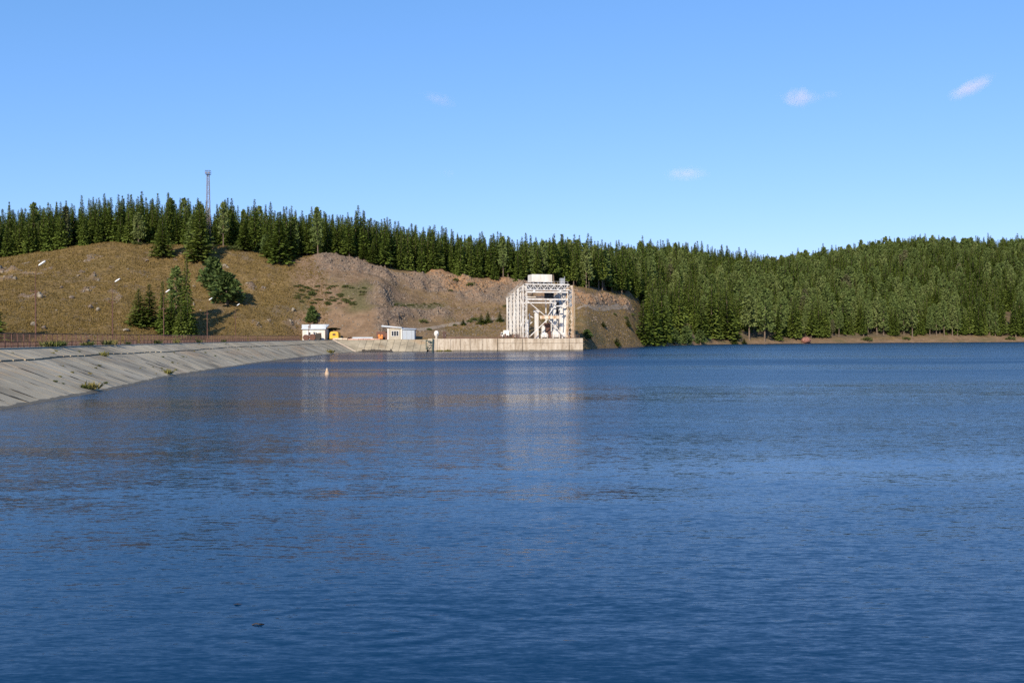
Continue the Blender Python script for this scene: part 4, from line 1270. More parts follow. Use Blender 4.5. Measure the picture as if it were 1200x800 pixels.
SPR = []; PIN = []; ROUND = []
for i in range(8):
    base = (0.03,0.05,0.04,0.06,0.12,0.2,0.26,0.05)[i]
    V, F = spruce_crown(100+i, 20, (2.9,2.6,3.1,2.4,2.5,2.4,2.3,3.3)[i], base)
    SPR.append((mesh_of(V, F, M['spruce']), mesh_mb(trunk_mesh(20, 0.25), M['bark'])))
for i in range(4):
    base = (0.18,0.28,0.12,0.24)[i]
    V, F = pine_crown(200+i, 20, (3.4,3.1,3.6,3.0)[i], base, 70, 17)
    PIN.append((mesh_of(V, F, M['pine']), mesh_mb(pine_trunk(i, 20, base), M['bark'])))
for i in range(2):       # bushy young pines, leafy to the ground
    V, F = pine_crown(300+i, 8, (3.3,2.9)[i], 0.05, 64, 17)
    ROUND.append((mesh_of(V, F, M['young_pine']), mesh_mb(pine_trunk(9+i, 8, 0.05), M['bark'])))
def shrub_mesh(seed, n=220):
    r = np.random.default_rng(seed)
    th = r.uniform(0,6.283,n); ph = np.arccos(r.uniform(0,1,n)); rr = r.uniform(.35,1,n)**.5*(1+0.25*np.sin(th*3+seed))
    P = np.stack([rr*np.sin(ph)*np.cos(th), rr*np.sin(ph)*np.sin(th), rr*np.cos(ph)*0.8], 1)
    D = P + r.normal(0,.5,(n,3)) + np.array([0,0,.4]); D /= np.linalg.norm(D, axis=1, keepdims=True)
    return leaf_quads(P, D, r.normal(0,1,(n,3)), r.uniform(.2,.42,n), r.uniform(.14,.3,n))
SHR = []
for i in range(4):
    V, F = shrub_mesh(400+i); SHR.append(mesh_of(V, F, M['shrub']))

def tree(kind, x, y, h, label, group=None, wide=1.0, var=None, z=None, r=None):
    lib = {'spruce': SPR, 'pine': PIN, 'round': ROUND}[kind]
    nom = 8.0 if kind == 'round' else 20.0
    r = r or random
    k_ = r.randrange(len(lib)) if var is None else var
    if z is None: z = float(ground(np.array(x), np.array(y)))
    sc = h/nom
    e = empty({'spruce':'spruce_tree','pine':'pine_tree','round':'pine_tree'}[kind], (x, y, z-0.1), label, {'spruce':'spruce','pine':'pine','round':'pine'}[kind], group, r.uniform(0, 6.28))
    e.scale = (sc*wide, sc*wide, sc)
    e.rotation_euler[0] = r.gauss(0,.012); e.rotation_euler[1] = r.gauss(0,.012)
    for nm, me in (("trunk", lib[k_][1]), ("crown", lib[k_][0])):
        o = bpy.data.objects.new(nm, me); COL.objects.link(o); o.parent = e
    return e

def shrub(x, y, r_, label, group=None, flat=1.0):
    z = float(ground(np.array(x), np.array(y)))
    o = bpy.data.objects.new("shrub", random.choice(SHR)); COL.objects.link(o)
    o.location = (x, y, z-0.1); o.scale = (r_, r_, r_*flat); o.rotation_euler = (0,0,random.uniform(0,6.28))
    tag(o, label, "shrub", group)
    return o

# single trees that stand apart
def tree_at(kind, u, vb, vt, label, group=None, wpx=None, var=0, d=None):
    if d is None:
        x, y, z = place(u, vb)
    else:
        x, y = (u-600)/FPX*d, d; z = float(ground(np.array(x), np.array(y)))
    h = zpix(u, vt, y) - z
    lib_r = {'spruce':(2.9,2.6,3.1,2.4,2.5,2.4,2.3,3.3)[var] if kind=='spruce' else 0, 'pine':(3.4,3.1,3.6,3.0)[var%4], 'round':(3.3,2.9)[var%2]}[kind]
    nom = 8.0 if kind == 'round' else 20.0
    wide = 1.0
    if wpx: wide = 1.3*(wpx*px(y)/2)/(lib_r*h/nom)
    return tree(kind, x, y, h, label, group, wide, var)
tree_at('spruce',163,391,337,"left one of the two broad dark spruces behind the dam",wpx=20,var=0,d=320)
tree_at('spruce',175,391,331,"right and taller of the two broad dark spruces behind the dam",wpx=23,var=2,d=322)
tree_at('spruce',192,391,328,"slender lone spruce between the broad pair and the tall clump",wpx=13,var=3,d=318)
tree_at('spruce',218,392,298,"tallest thin-topped spruce in the clump behind the dam",wpx=17,var=1,d=326)
tree_at('spruce',202,392,343,"short dark spruce left in the tall clump behind the dam",wpx=13,var=3,d=320)
tree_at('pine',207,392,312,"bushy pine leaning left in the tall clump behind the dam",wpx=24,var=2,d=328)
tree_at('spruce',212,392,345,"front spruce in the tall clump behind the dam",wpx=15,var=7,d=318)
tree_at('spruce',220,392,338,"right front spruce in the tall clump behind the dam",wpx=13,var=0,d=320)
tree_at('spruce',229.5,393,377,"very small young spruce right of the tall clump",wpx=8,var=2,d=322)
tree_at('round',250,341,302,"upper round bushy pine on the grassy slope",wpx=27,var=0)
tree_at('round',266,357,320,"lower round bushy pine on the grassy slope",wpx=31,var=1)
tree_at('spruce',-9,392,338,"dark spruce cut off by the left picture edge behind the dam",wpx=26,var=7,d=276)
tree_at('spruce',191,301,251,"lone broad spruce near the top of the grassy hill",wpx=21,var=7)
tree_at('spruce',236,305,235,"large broad spruce on the hilltop just left of the mast",wpx=27,var=0)
tree_at('pine',226,299,252,"pine hugging the left side of the large broad hilltop spruce",wpx=17,var=2)
tree_at('pine',163,287,249,"pale loose pine at the forest edge left of the lone broad spruce",wpx=14,var=0)
tree_at('spruce',288,294,258,"grey-green spruce at the hilltop edge right of the mast",wpx=16,var=3)
tree_at('round',313,299,275,"young bluish pine at the hilltop edge",wpx=15,var=0)
tree_at('spruce',328,309,247,"large dark spruce standing forward where grass meets the quarry",wpx=25,var=2)
tree_at('spruce',319,303,262,"spruce just left of the large forward dark spruce",wpx=16,var=1)
tree_at('spruce',341,303,252,"spruce just right of the large forward dark spruce",wpx=17,var=0)
tree_at('spruce',352,299,258,"spruce at the upper left corner of the quarry face",wpx=15,var=3)
tree_at('spruce',437,308,284,"short young spruce at the top edge of the quarry face",wpx=12,var=2)
tree_at('spruce',427,303,284,"smallest spruce left of the short young one on the quarry edge",wpx=9,var=0)
tree_at('round',366,380,359,"small bright green pine behind the white house",wpx=13,var=1,d=366)
tree_at('round',391,392,383.5,"low dark pine behind the yellow wagon",wpx=13,var=0,d=362)
for (u, vb, vt, w, lb) in ((564,380,367,10,"leftmost of three small spruces on the bench left of the gantry"),(572,378,364,8,"middle one of three small spruces on the bench left of the gantry"),
                           (586,377,365,8,"rightmost of three small spruces on the bench left of the gantry"),(543,381,373,6,"tiny spruce beside the gravel track"),
                           (736,383,373,8,"small spruce on the bare slope near the forest corner"),(707,383,376,7,"tiny spruce on the bare slope right of the gantry"),
                           (723,405,395,9,"small spruce by the shore right of the gantry")):
    tree_at('spruce', u, vb, vt, lb, "small spruces on the quarry slope", w, 2)
tree_at('round',688,398,386,"round young pine just right of the platform",None,12,0)
for (u, vb, vt, w, lb) in ((791,404,386,13,"left young pine on the shore below the tall corner spruces"),(804,404.2,383,14,"middle young pine on the shore below the tall corner spruces"),
                           (821,403.6,387,13,"right young pine on the shore below the tall corner spruces")):
    tree_at('round', u, vb, vt, lb, "young pines on the shore", w, 0)
tree_at('spruce',861,403.5,394,"small spruce at the waterline left of the tiny one",None,8,2)
tree_at('spruce',872,403.5,396,"tiny spruce at the waterline",None,6,0)
for (u, vb, vt, w, k_, var, lb) in ((754,403,350,19,'spruce',0,"leftmost tall spruce of the shore corner"),(766,404,343,20,'spruce',2,"foremost broad spruce of the shore corner"),
                         (776,402,332,17,'spruce',1,"tall narrow spruce behind the foremost corner spruce"),(796,396,325,18,'spruce',7,"tall spruce right of the gap at the shore corner"),
                         (822,396,350,17,'spruce',2,"medium spruce on the clearing right of the corner gap"),(834,395,330,18,'spruce',0,"tall spruce at the right end of the clearing"),
                         (853,398,338,24,'spruce',7,"broad spruce by the shore clearing"),(878,398.5,345,18,'pine',1,"pale pine with bare trunk on the shore clearing, left one"),
                         (896,400,338,19,'pine',0,"pale pine with bare trunk on the shore clearing, right one")):
    tree_at(k_, u, vb, vt, lb, None, w, var)

# forest
FR = []
def forest_cells(x0, x1, y0, y1, st):
    out = []
    for yy in np.arange(y0, y1, st):
        for xx in np.arange(x0, x1, st):
            out.append((xx+RNG.uniform(-.42,.42)*st, yy+RNG.uniform(-.42,.42)*st))
    return np.array(out)
pts = np.concatenate([forest_cells(-330, 0, 385, 590, 5.1), forest_cells(0, 90, 385, 780, 5.2), forest_cells(90, 620, 500, 1010, 5.6)])
_, pp, uu = base_height(pts[:,0], pts[:,1])
uraw = 600 + FPX*pts[:,0]/pts[:,1]
dens = fbm(pts[:,0], pts[:,1], 26, 77, 3)
E_off = 6.04 + 0.10*(fbm(pts[:,0], pts[:,1], 14, 5, 3)-0.5)*2
ok_left = (uraw < 752) & (pp > E_off) & (pp < 7.75)
ok_right = (uraw >= 752) & (pp > 1.0 + 0.5*(dens-0.35)) & (pp < 7.55)
# clearings
clear = ((uraw > 783) & (uraw < 812) & (pp > 0.8) & (pp < 3.2)) | ((uraw > 812) & (uraw < 905) & (pp < 1.9)) | ((uraw > 1175) & (uraw < 1192) & (pp < 3.4) & (pp > 1.5)) | ((uraw > 752) & (uraw < 790) & (pp < 1.5))
clear |= (uraw > 742) & (uraw < 760) & (pp < 5.2)
clear |= (uraw > 265) & (uraw < 312) & (pp < 6.25)
ok = (ok_left | ok_right) & ~clear & (uraw > -260) & (uraw < 1330)
ok &= ~((np.abs(uraw-249) < 5) & (pts[:,1] < 470))
pts = pts[ok]; uu = uraw[ok]; pp = pp[ok]; dens = dens[ok]
gz = ground(pts[:,0], pts[:,1])
n = len(pts)
hgt_ = np.where(uu < 752, RNG.normal(17.3, 2.0, n), RNG.normal(22.5, 2.9, n))
hgt_ = np.where((uu > 640) & (uu < 752), hgt_+3.0, hgt_)
hgt_ = np.where((uu < 120), hgt_-1.0, hgt_)
hgt_ = np.clip(hgt_+0.5, 9, 31)
young = RNG.uniform(0,1,n) < 0.10
hgt_ = np.where(young, hgt_*RNG.uniform(.45,.75,n), hgt_)
p_pine = np.where(uu < 640, 0.03, np.where(uu < 860, 0.18, 0.30))
p_pine = np.clip(p_pine + np.where(uu < 640, 0.25, 0.7)*(fbm(pts[:,0], pts[:,1], 45, 91, 2)-0.5), 0.01, 0.75)
is_pine = RNG.uniform(0,1,n) < p_pine
hgt_ = np.where(is_pine, hgt_*0.95, hgt_)
order = np.argsort(pts[:,1])
buf = np.full(1700, 420.0)
vis = np.zeros(n)
for i in order:
    d = pts[i,1]; u = uu[i]
    vt = hor(u) - (gz[i]+hgt_[i]-CAMZ)*FPX/d
    vb = hor(u) - (gz[i]-CAMZ)*FPX/d
    hw2 = 2.3*FPX/d
    a = int(max(0, u-hw2+250)); b_ = int(min(1699, u+hw2+250))
    if b_ <= a: continue
    seg_ = buf[a:b_]
    vv = np.maximum(0, np.minimum(seg_, vb) - vt)*0.55
    vis[i] = vv.sum() if -8 < u < 1208 else 0
    xx = np.linspace(-1, 1, b_-a)
    buf[a:b_] = np.minimum(seg_, vb - (vb-vt)*(1-np.abs(xx))*0.9)
single = np.zeros(n, bool)
n_s = 300 - 45; n_p = 210
for msk, cnt in ((~is_pine, n_s), (is_pine, n_p)):
    ids = np.where(msk)[0]; ids = ids[np.argsort(-vis[ids])][:cnt]
    single[ids[vis[ids] > 10]] = True
MARKS = [(45,"over the leftmost lamp post"),(95,"over the dam's second lamp post"),(150,"left of the lone broad spruce"),(205,"beside the lone broad spruce"),(243,"just left of the mast"),
         (290,"just right of the mast"),(340,"behind the large forward dark spruce"),(385,"above the white house"),(425,"above the yellow wagon"),(470,"above the grey shed"),
         (530,"above the white tank"),(590,"left of the gantry"),(650,"behind the hoist house"),(700,"right of the gantry"),(752,"above the bare right-hand slope"),
         (800,"above the shore corner"),(850,"above the young shore pines"),(905,"above the shore clearing"),(965,"around the red boulder"),(1030,"right of the red boulder"),
         (1100,"on the middle of the right hill"),(1160,"towards the right picture edge"),(2000,"at the right picture edge")]
ORD = ["first","second","third","fourth","fifth","sixth","seventh","eighth","ninth","tenth"]
sel_ids = np.where(single)[0]
front_v = {}
cells = {}
for i in sel_ids:
    mk = next(t for q, t in MARKS if uu[i] <= q)
    d = pts[i,1]
    vt = hor(uu[i]) - (gz[i]+hgt_[i]-CAMZ)*FPX/d
    if uu[i] < 752: row = "front-row" if pp[i] < 6.22 else ("middle" if pp[i] < 6.6 else "rear")
    else: row = "waterside" if pp[i] < 1.7 else ("lower-slope" if pp[i] < 3.2 else ("mid-slope" if pp[i] < 5 else "upper-slope"))
    cells.setdefault((mk, row, bool(is_pine[i])), []).append(i)
LAB = {}
for (mk, row, pn), ids in cells.items():
    kind_ = "pine" if pn else "spruce"
    ids = sorted(ids, key=lambda i: uu[i])
    for k_, i in enumerate(ids):
        if len(ids) == 1: t = "%s %s %s" % (row, kind_, mk)
        elif k_ < 10: t = "%s %s %s, %s from left" % (row, kind_, mk, ORD[k_])
        else: t = "%s %s %s, %s from right" % (row, kind_, mk, ORD[min(9, len(ids)-1-k_)])
        LAB[i] = ("grey-green " if pn else "dark green ") + t
def zone(i):
    u = uu[i]; k_ = "pines" if is_pine[i] else "spruces"
    z_ = "behind the grassy hill" if u < 250 else ("above the quarry" if u < 752 else "on the right hill")
    return LAB[i], "forest %s %s" % (k_, z_)
tr_rng = random.Random(5)
varr = []
for i in range(n):
    if is_pine[i]: varr.append(tr_rng.randrange(4))
    elif 560 < uu[i] < 752: varr.append(tr_rng.choice((4,5,6,5,6,1,3)))
    elif pp[i] < 6.2 or uu[i] < 560: varr.append(tr_rng.choice((0,1,2,3,3,1,7,4)))
    else: varr.append(tr_rng.randrange(8))
wid = RNG.uniform(0.88, 1.28, n)
for i in np.where(single)[0]:
    lb, gr = zone(i)
    tree('pine' if is_pine[i] else 'spruce', float(pts[i,0]), float(pts[i,1]), float(hgt_[i]), lb, gr, float(wid[i]), varr[i], float(gz[i]), tr_rng)

# the rest of the wood, one mass each for spruce and pine (instances of the same trees)
def forest_mass(name, sel, lib, label):
    ids = np.where(sel)[0]
    me = bpy.data.meshes.new(name)
    me.vertices.add(len(ids))
    co = np.stack([pts[ids,0], pts[ids,1], gz[ids]-0.1], 1).astype(np.float32)
    me.vertices.foreach_set("co", co.ravel())
    a = me.attributes.new("idx", 'INT', 'POINT'); a.data.foreach_set("value", np.array([varr[i] for i in ids], np.int32))
    a = me.attributes.new("rot", 'FLOAT_VECTOR', 'POINT')
    rot = np.stack([RNG.normal(0,.012,len(ids)), RNG.normal(0,.012,len(ids)), RNG.uniform(0,6.28,len(ids))], 1).astype(np.float32)
    a.data.foreach_set("vector", rot.ravel())
    a = me.attributes.new("scl", 'FLOAT_VECTOR', 'POINT')
    s_ = hgt_[ids]/20.0
    a.data.foreach_set("vector", np.stack([s_*wid[ids], s_*wid[ids], s_], 1).astype(np.float32).ravel())
    o = bpy.data.objects.new(name, me); COL.objects.link(o)
    tag(o, label, "forest", kind="stuff")
    # find a crown and a trunk of every variety among the single trees
    ng = bpy.data.node_groups.new(name, 'GeometryNodeTree')
    ng.interface.new_socket("Geometry", in_out='INPUT', socket_type='NodeSocketGeometry')
    ng.interface.new_socket("Geometry", in_out='OUTPUT', socket_type='NodeSocketGeometry')
    gi = ng.nodes.new("NodeGroupInput"); go = ng.nodes.new("NodeGroupOutput")
    ins = ng.nodes.new("GeometryNodeInstanceOnPoints")
    ins.inputs["Pick Instance"].default_value = True
    join = ng.nodes.new("GeometryNodeJoinGeometry")
    for cr_me, tr_me in reversed(lib):
        j2 = ng.nodes.new("GeometryNodeJoinGeometry")
        for me_ in (cr_me, tr_me):
            ob = next(q for q in bpy.data.objects if q.data == me_)
            oi_ = ng.nodes.new("GeometryNodeObjectInfo"); oi_.transform_space = 'ORIGINAL'
            oi_.inputs["Object"].default_value = ob
            ng.links.new(oi_.outputs["Geometry"], j2.inputs[0])
        g2 = ng.nodes.new("GeometryNodeGeometryToInstance")
        ng.links.new(j2.outputs[0], g2.inputs[0]); ng.links.new(g2.outputs[0], join.inputs[0])
    ng.links.new(gi.outputs[0], ins.inputs["Points"]); ng.links.new(join.outputs[0], ins.inputs["Instance"])
    for nm, ty, sock in (("idx",'INT',"Instance Index"),("rot",'FLOAT_VECTOR',"Rotation"),("scl",'FLOAT_VECTOR',"Scale")):
        na = ng.nodes.new("GeometryNodeInputNamedAttribute"); na.data_type = ty; na.inputs["Name"].default_value = nm
        ng.links.new(na.outputs["Attribute"], ins.inputs[sock])
    ng.links.new(ins.outputs[0], go.inputs[0])
    md = o.modifiers.new("instances", 'NODES'); md.node_group = ng
    return o
# make sure every variety exists as a tree in view
forest_mass("spruce_forest", (~single) & (~is_pine), SPR, "mass of distant dark green spruces filling the ridges and the right hill")
forest_mass("pine_forest", (~single) & is_pine, PIN, "mass of distant grey-green pines mixed into the right hill")

# ------------------------------------------------------------------ shrubs
for (u, v, w, lb) in ((275,293,13,"low green shrub at the hilltop just right of the mast"),(552,335,9,"dark green shrub on the orange rock face"),(534,331,7,"small shrub left of the dark one on the orange rock face"),
                      (528,341,5,"tiny shrub low on the rock face"),(556,376,9,"rounded shrub beside the three small spruces"),(550,378,7,"left small shrub beside the gravel track"),
                      (533,382,5,"tiny shrub by the lower gravel track"),(733,374,7,"shrub on the bare slope by the forest corner"),(720,369,5,"tiny shrub high on the bare slope"),
                      (741,370,6,"shrub against the forest corner"),(503,387,6,"shrub just above the grey shed end"),(496,378,10,"green patch of shrub on the lower rock terrace"),
                      (366,345,9,"shrub at the top of the green patch left of the quarry"),(592,360,6,"shrub left of the gantry top"),(161,287,10,"low juniper under the pale loose pine"),
                      (1062,398,8,"green shrub on the right shore below the bare trunks"),(1184,398,9,"shrub at the right end of the shore"),(1016,399,10,"grey-green shrub on the right shore"),
                      (515,402,4,"")):
    if not lb: continue
    x, y, z = place(u, v)
    shrub(x, y, w*px(y)/2*1.1, lb, None, 0.8)
k = 0
for i in range(90):     # juniper patch on the slope left of the quarry, and the terrace line
    if i < 62: u, v = random.uniform(346,428), random.uniform(334,358)
    else: u, v = random.uniform(452,515), random.uniform(355.5,359.5)
    x, y, z = place(u, v)
    shrub(x, y, random.uniform(.6,1.5) if i < 62 else random.uniform(.5,.9), "low olive green juniper in the patch left of the quarry" if i < 62 else "low green bush along the quarry terrace",
          "junipers left of the quarry" if i < 62 else "bushes along the quarry terrace", 0.55)

# ------------------------------------------------------------------ boulders
def boulder_mesh(seed, mat):
    r = np.random.default_rng(seed)
    import bmesh
    bm = bmesh.new(); bmesh.ops.create_icosphere(bm, subdivisions=2, radius=1.0)
    pl = r.normal(0,1,(9,3)); pl /= np.linalg.norm(pl, axis=1, keepdims=True); dd = r.uniform(.55,.9,9)
    for v in bm.verts:
        c = np.array(v.co)
        for n_, q in zip(pl, dd):
            t = c @ n_
            if t > q: c = c - n_*(t-q)
        c = c*(1+r.normal(0,.03)); v.co = c
    me = bpy.data.meshes.new("boulder"); bm.to_mesh(me); bm.free(); me.materials.append(mat)
    return me
BO = [boulder_mesh(s, M['rock_pale']) for s in range(4)] + [boulder_mesh(s, M['rock']) for s in range(4, 8)]
def boulder(u, v, w, h, label, group=None, me=None, sink=0.3):
    x, y, z = place(u, v)
    o = bpy.data.objects.new("boulder", me or random.choice(BO)); COL.objects.link(o)
    w *= .85; h *= .8
    o.scale = (w*px(y)/2, w*px(y)/2*.8, h*px(y)/2); o.location = (x, y+.2, z + h*px(y)*(.5-sink))
    o.rotation_euler = (random.uniform(-.2,.2), random.uniform(-.2,.2), random.uniform(0,6.28))
    tag(o, label, "boulder", group)
    return o
boulder(945,402,17,12,"big reddish boulder at the right shore waterline",None,boulder_mesh(31, M['rock_red']),.15)
boulder(115,365,8,8,"large pale boulder in the middle of the grassy hill",None,BO[0])
boulder(106,362,8,9,"grey boulder touching the large pale one on the grassy hill",None,BO[5])
boulder(39,382,9,9,"pale boulder low on the grassy hill behind the fence",None,BO[1])
boulder(51,386,11,7,"grey boulder right of the pale one low on the grassy hill",None,BO[6])
boulder(227,358,4,8,"upright white stone right of the tall spruce clump",None,BO[2])
boulder(147,388,12,6,"flat pale boulder left of the two broad spruces",None,BO[1])
boulder(92,324,6,4,"small pale stone high on the grassy hill",None,BO[3])
boulder(72,338,6,5,"grey stone in the upper left grass slope",None,BO[7])
boulder(84,350,9,6,"flat grey rock left of the large pale boulder",None,BO[4])
boulder(172,307,8,5,"grey rock outcrop below the hill crest",None,BO[5])
for i in range(46):
    if i < 16: u, v = random.uniform(0,345), random.uniform(315,385)
    else: u, v = random.uniform(370,520), random.choice((random.uniform(308,322), random.uniform(362,374), random.uniform(335,385)))
    s_ = random.uniform(1.4,3.2)
    boulder(u, v, s_*1.3, s_, "small stone lying in the dry grass of the hill" if i < 16 else "loose stone on the quarry slope", "small stones on the grassy hill" if i < 16 else "loose stones on the quarry slope")

# loose rubble and dry grass tufts, uncountable
def scatter_pts(n, cond):
    out = []
    while len(out) < n:
        u = RNG.uniform(-60, 780, 4000); y = RNG.uniform(226, 560, 4000); x = (u-600)/FPX*y
        p_ = sample(GP, x, y); kk = cond(u, p_, x, y)
        out += list(zip(x[kk], y[kk]))
    a = np.array(out[:n]); return a[:,0], a[:,1], ground(a[:,0], a[:,1])
gx_, gy_, gz_ = scatter_pts(42000, lambda u, p_, x, y: (p_ > 0.2) & (p_ < 6.1) & ((u < 385) | ((u > 520) & (RNG.uniform(0,1,len(u)) < .35))) & (RNG.uniform(0,1,len(u)) < 0.25+0.75*fbm(x, y, 8, 61, 3)) & (sample(rock, x, y) < .3))
nb = 3
n_ = len(gx_)
Vs = []; Fs = []
ang = RNG.uniform(0,6.28,(n_,nb)); hh_ = RNG.uniform(.15,.5,(n_,nb))*(0.6+0.9*fbm(gx_, gy_, 6, 14, 3))[:,None]; ww = RNG.uniform(.10,.25,(n_,nb)); ox = RNG.normal(0,.2,(n_,nb)); oy = RNG.normal(0,.2,(n_,nb))
bx_ = gx_[:,None]+ox; by_ = gy_[:,None]+oy; bz_ = np.repeat(gz_[:,None]-.05, nb, 1)
dx = np.cos(ang)*ww; dy = np.sin(ang)*ww
a = np.stack([bx_-dx, by_-dy, bz_], -1); b2 = np.stack([bx_+dx, by_+dy, bz_], -1)
c2 = np.stack([bx_+RNG.normal(0,.15,(n_,nb)), by_+RNG.normal(0,.15,(n_,nb)), bz_+hh_], -1)
V = np.stack([a, b2, c2], 2).reshape(-1, 3); F = np.arange(len(V)).reshape(-1, 3)
o = mesh_np("dry_grass", V, F, M['straw']); tag(o, "dry straw-coloured grass tufts covering the hillside", "grass", kind="stuff")
hx_, hy_, hz_ = scatter_pts(3600, lambda u, p_, x, y: (p_ > 0.2) & (p_ < 6.0) & (u < 740) & (fbm(x, y, 16, 191, 4) > .56) & (RNG.uniform(0,1,len(u)) < 0.6) & (sample(rock, x, y) < .4))
V0, F0 = shrub_mesh(900, 16)
sc_ = RNG.uniform(.22,.6,len(hx_)); an = RNG.uniform(0,6.28,len(hx_))
X = (V0[None,:,0]*np.cos(an)[:,None]-V0[None,:,1]*np.sin(an)[:,None])*sc_[:,None]+hx_[:,None]
Y = (V0[None,:,0]*np.sin(an)[:,None]+V0[None,:,1]*np.cos(an)[:,None])*sc_[:,None]+hy_[:,None]
Zh = V0[None,:,2]*sc_[:,None]*.6+hz_[:,None]-.05
o = mesh_np("low_heath", np.stack([X,Y,Zh],-1).reshape(-1,3), (np.arange(len(hx_))[:,None,None]*len(V0)+F0[None]).reshape(-1,3), M['heath'])
tag(o, "low brown-olive heath clumps dotted over the dry slopes", "heath", kind="stuff")
gx_, gy_, gz_ = scatter_pts(5200, lambda u, p_, x, y: (p_ > 0.4) & (p_ < 6.0) & (sample(rock, x, y) > .25) & (RNG.uniform(0,1,len(u)) < 0.8))
ax_, ay_, az_ = scatter_pts(2600, lambda u, p_, x, y: (p_ > 0.3) & (p_ < 5.8) & (u > 380) & (u < 740) & (RNG.uniform(0,1,len(u)) < fbm(x, y, 12, 66, 3)**2*2))
gx_ = np.concatenate([gx_, ax_]); gy_ = np.concatenate([gy_, ay_]); gz_ = np.concatenate([gz_, az_])
tet = np.array([(1,0,-.3),(-.5,.87,-.3),(-.5,-.87,-.3),(.1,.1,.8),(.5,.6,.35),(-.7,.1,.4)])
ft = np.array([(0,1,4),(4,1,5),(1,2,5),(2,0,3),(0,4,3),(4,5,3),(5,2,3)])
s_ = RNG.uniform(.12,.5,len(gx_))**1.0*RNG.uniform(.5,1.4,len(gx_)); an = RNG.uniform(0,6.28,len(gx_))
T = tet[None]*s_[:,None,None]*RNG.uniform(.7,1.3,(len(gx_),6,3))
X = T[...,0]*np.cos(an)[:,None]-T[...,1]*np.sin(an)[:,None]+gx_[:,None]; Y = T[...,0]*np.sin(an)[:,None]+T[...,1]*np.cos(an)[:,None]+gy_[:,None]; Z_ = T[...,2]+gz_[:,None]
V = np.stack([X,Y,Z_],-1).reshape(-1,3); F = (np.arange(len(gx_))[:,None,None]*6 + ft[None]).reshape(-1,3)
o = mesh_np("rubble", V, F, M['rock']); tag(o, "loose grey rubble scattered over the quarry slopes", "rubble", kind="stuff")

def blocks(name, n, cond, mat, label, smax=0.75):
    x, y, z = scatter_pts(n, cond)
    s_ = RNG.uniform(0,1.0,n)**2.2*smax+.14
    cube = np.array([(-1,-1,-1),(1,-1,-1),(1,1,-1),(-1,1,-1),(-1,-1,1),(1,-1,1),(1,1,1),(-1,1,1)], float)
    fc = np.array([(3,2,1,0),(4,5,6,7),(0,1,5,4),(1,2,6,5),(2,3,7,6),(3,0,4,7)])
    T = cube[None]*(s_[:,None,None]*RNG.uniform(.35,1.0,(n,1,3))) + RNG.normal(0,.16,(n,8,3))*s_[:,None,None]
    for ax in ((0,1),(0,2),(1,2)):
        a_ = RNG.uniform(-.9,.9,n)[:,None] if ax != (0,1) else RNG.uniform(0,6.28,n)[:,None]
        p0 = T[...,ax[0]].copy(); p1 = T[...,ax[1]].copy()
        T[...,ax[0]] = p0*np.cos(a_)-p1*np.sin(a_); T[...,ax[1]] = p0*np.sin(a_)+p1*np.cos(a_)
    T += np.stack([x, y, z-.1], -1)[:,None]
    o = mesh_np(name, T.reshape(-1,3), (np.arange(n)[:,None,None]*8+fc[None]).reshape(-1,4), mat)
    tag(o, label, "rock", kind="stuff")
blocks("rock_blocks", 1100, lambda u, p_, x, y: (p_ > 0.4) & (p_ < 6.0) & (sample(rock, x, y) > .3) & (sample(orange, x, y) < .35) & (u > 340), M['rock'], "broken grey-brown rock studding the quarry face", 0.55)
blocks("orange_rock_blocks", 1000, lambda u, p_, x, y: (p_ > 0.4) & (p_ < 6.0) & (sample(rock, x, y) > .25) & (sample(orange, x, y) > .3) & (u > 340), M['rock_orange'], "broken orange rock studding the upper quarry face")
blocks("hill_stones", 110, lambda u, p_, x, y: (p_ > 0.4) & (p_ < 5.6) & (sample(rock, x, y) > .2) & (u < 350), M['rock_pale'], "pale weathered stones breaking through the grassy hill")

# ------------------------------------------------------------------ weeds on the dam face and along the fence
def weed_mesh(seed, n=60):
    r = np.random.default_rng(seed)
    P = np.stack([r.normal(0,.25,n), r.normal(0,.25,n), np.zeros(n)], 1)
    D = np.stack([r.normal(0,.45,n), r.normal(0,.45,n), np.ones(n)], 1); D /= np.linalg.norm(D, axis=1, keepdims=True)
    return leaf_quads(P, D, r.normal(0,1,(n,3)), r.uniform(.4,1.1,n), r.uniform(.08,.2,n))
WE = [mesh_of(*weed_mesh(500+i), M['weed']) for i in range(3)] + [mesh_of(*weed_mesh(520+i), M['shrub']) for i in range(2)]
def weed(p, s_, label, group=None, me=None):
    o = bpy.data.objects.new("weed_clump", me or random.choice(WE)); COL.objects.link(o)
    o.location = p; o.scale = (s_*1.2, s_*1.2, s_*.85); o.rotation_euler = (0,0,random.uniform(0,6.28))
    tag(o, label, "weeds", group)
def on_face(u, f):
    best = min(np.linspace(70, S_[-1], 700), key=lambda s: abs(600+FPX*face_pt(s, f).x/face_pt(s, f).y - u))
    return face_pt(best, f)
weed(on_face(107,.93), .95, "largest yellow-green weed clump at the dam waterline", None, WE[0])
weed(on_face(99,.90), .5, "green weeds left of the largest yellow-green clump", None, WE[3])
weed(on_face(122,.30), .8, "dry weed clump high on the dam face", None, WE[1])
weed(on_face(197,.93), .9, "brown weed clump at the waterline halfway along the dam", None, WE[2])
weed(on_face(387,.92), 1.5, "yellowish weed clump at the waterline near the dam corner", None, WE[0])
for i, u in enumerate((55,61,70,98,104,126,132,150,186,207,233,262)):
    weed(on_face(u,-.02) + Vector((0,0,.05)), random.uniform(.5,1.0), "green weed clump growing at the foot of the crest fence", "weeds along the crest fence", WE[3 + i%2] if i%3 else WE[1])
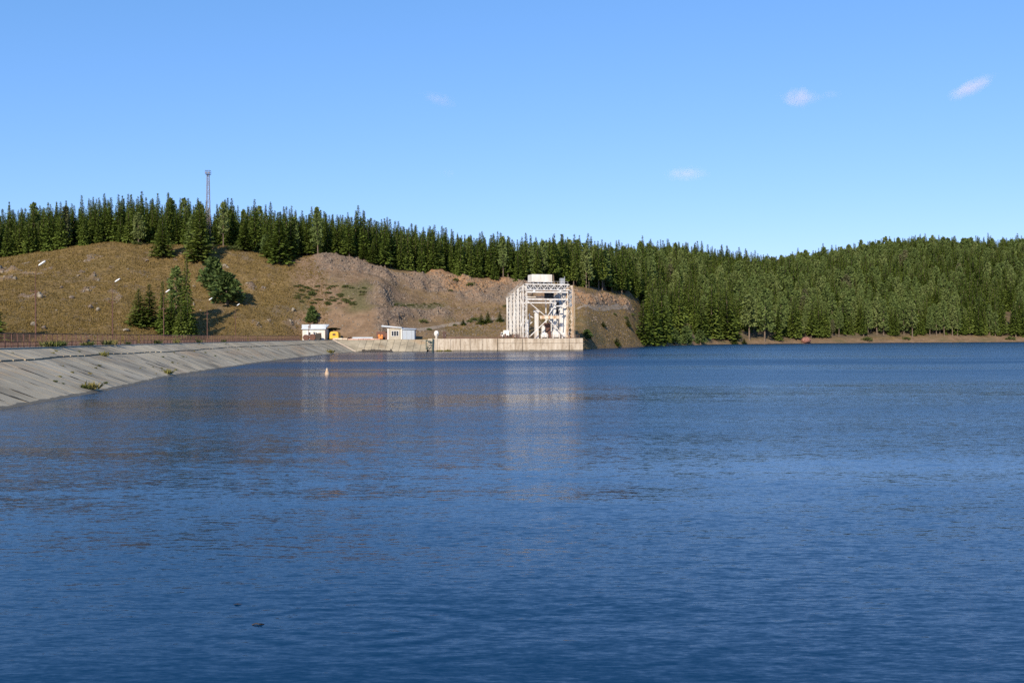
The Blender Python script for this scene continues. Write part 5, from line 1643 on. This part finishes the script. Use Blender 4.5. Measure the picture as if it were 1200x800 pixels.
for i in range(40):
    weed(on_face(random.uniform(2,330), random.uniform(.05,.95)) , random.uniform(.12,.28), "small weed tuft in a joint of the dam slabs", "weed tufts in the slab joints")
for i, u in enumerate((513,517,522,526)):
    q = at(u, 411.5, 340.6); weed(Vector((q.x, 340.7, 0.0)), random.uniform(.7,1.1), "yellow weeds at the foot of the pale wall", "weeds at the wall foot", WE[i%3])

# ------------------------------------------------------------------ clouds
def cloud(u, v, w, h, dens, tilt, seed, label):
    d = 5200.0
    p = at(u, v, d)
    mb = MB(); mb.lathe((0,0,0), [(.05,-1),(.6,-.8),(.9,-.4),(1,0),(.9,.4),(.6,.8),(.05,1)], 14)
    mt, nt, b = new_mat("cloud_vapour")
    nt.nodes.remove(b)
    tc = N(nt, "ShaderNodeTexCoord").outputs["Object"]
    ln = N(nt, "ShaderNodeVectorMath", operation='LENGTH'); nt.links.new(tc, ln.inputs[0])
    fall = math_n(nt,'SUBTRACT',1.0,ln.outputs["Value"], True)
    nz = noise(nt, mapping(nt, tc, (3.2,2.2,1.5), (seed*3.1,seed,0)), 1.0, 7, 0.68)
    dens = dens*0.26
    f = math_n(nt,'MULTIPLY', math_n(nt,'SUBTRACT', math_n(nt,'ADD', nz, math_n(nt,'MULTIPLY',fall,.75)), .72, True), dens)
    pv = N(nt, "ShaderNodeVolumePrincipled"); pv.inputs["Color"].default_value = (1,.80,.78,1); pv.inputs["Anisotropy"].default_value = -0.35
    nt.links.new(f, pv.inputs["Density"]); nt.links.new(pv.outputs[0], nt.nodes["Material Output"].inputs["Volume"])
    o = mb.build("cloud", mt)
    o.location = p; o.scale = (w*px(d)*.62, w*px(d)*.5, h*px(d)*.62); o.rotation_euler = (0, -tilt, 0)
    tag(o, label, "cloud")
cloud(938,115,54,26,.03,0.05,1,"small puffy pinkish cloud right of the sky centre")
cloud(974,111,32,12,.008,0.0,2,"faint wisp just right of the small puffy cloud")
cloud(1139,103,66,22,.03,0.42,3,"slanting pinkish cloud at the upper right")
cloud(516,117,48,18,.012,-0.3,4,"faint pink cloud wisp in the upper middle sky")
cloud(806,204,62,18,.016,0.0,5,"low pale pink cloud above the forest dip")
cloud(526,203,22,12,.006,-0.1,6,"barely visible pink wisp low in the middle sky")
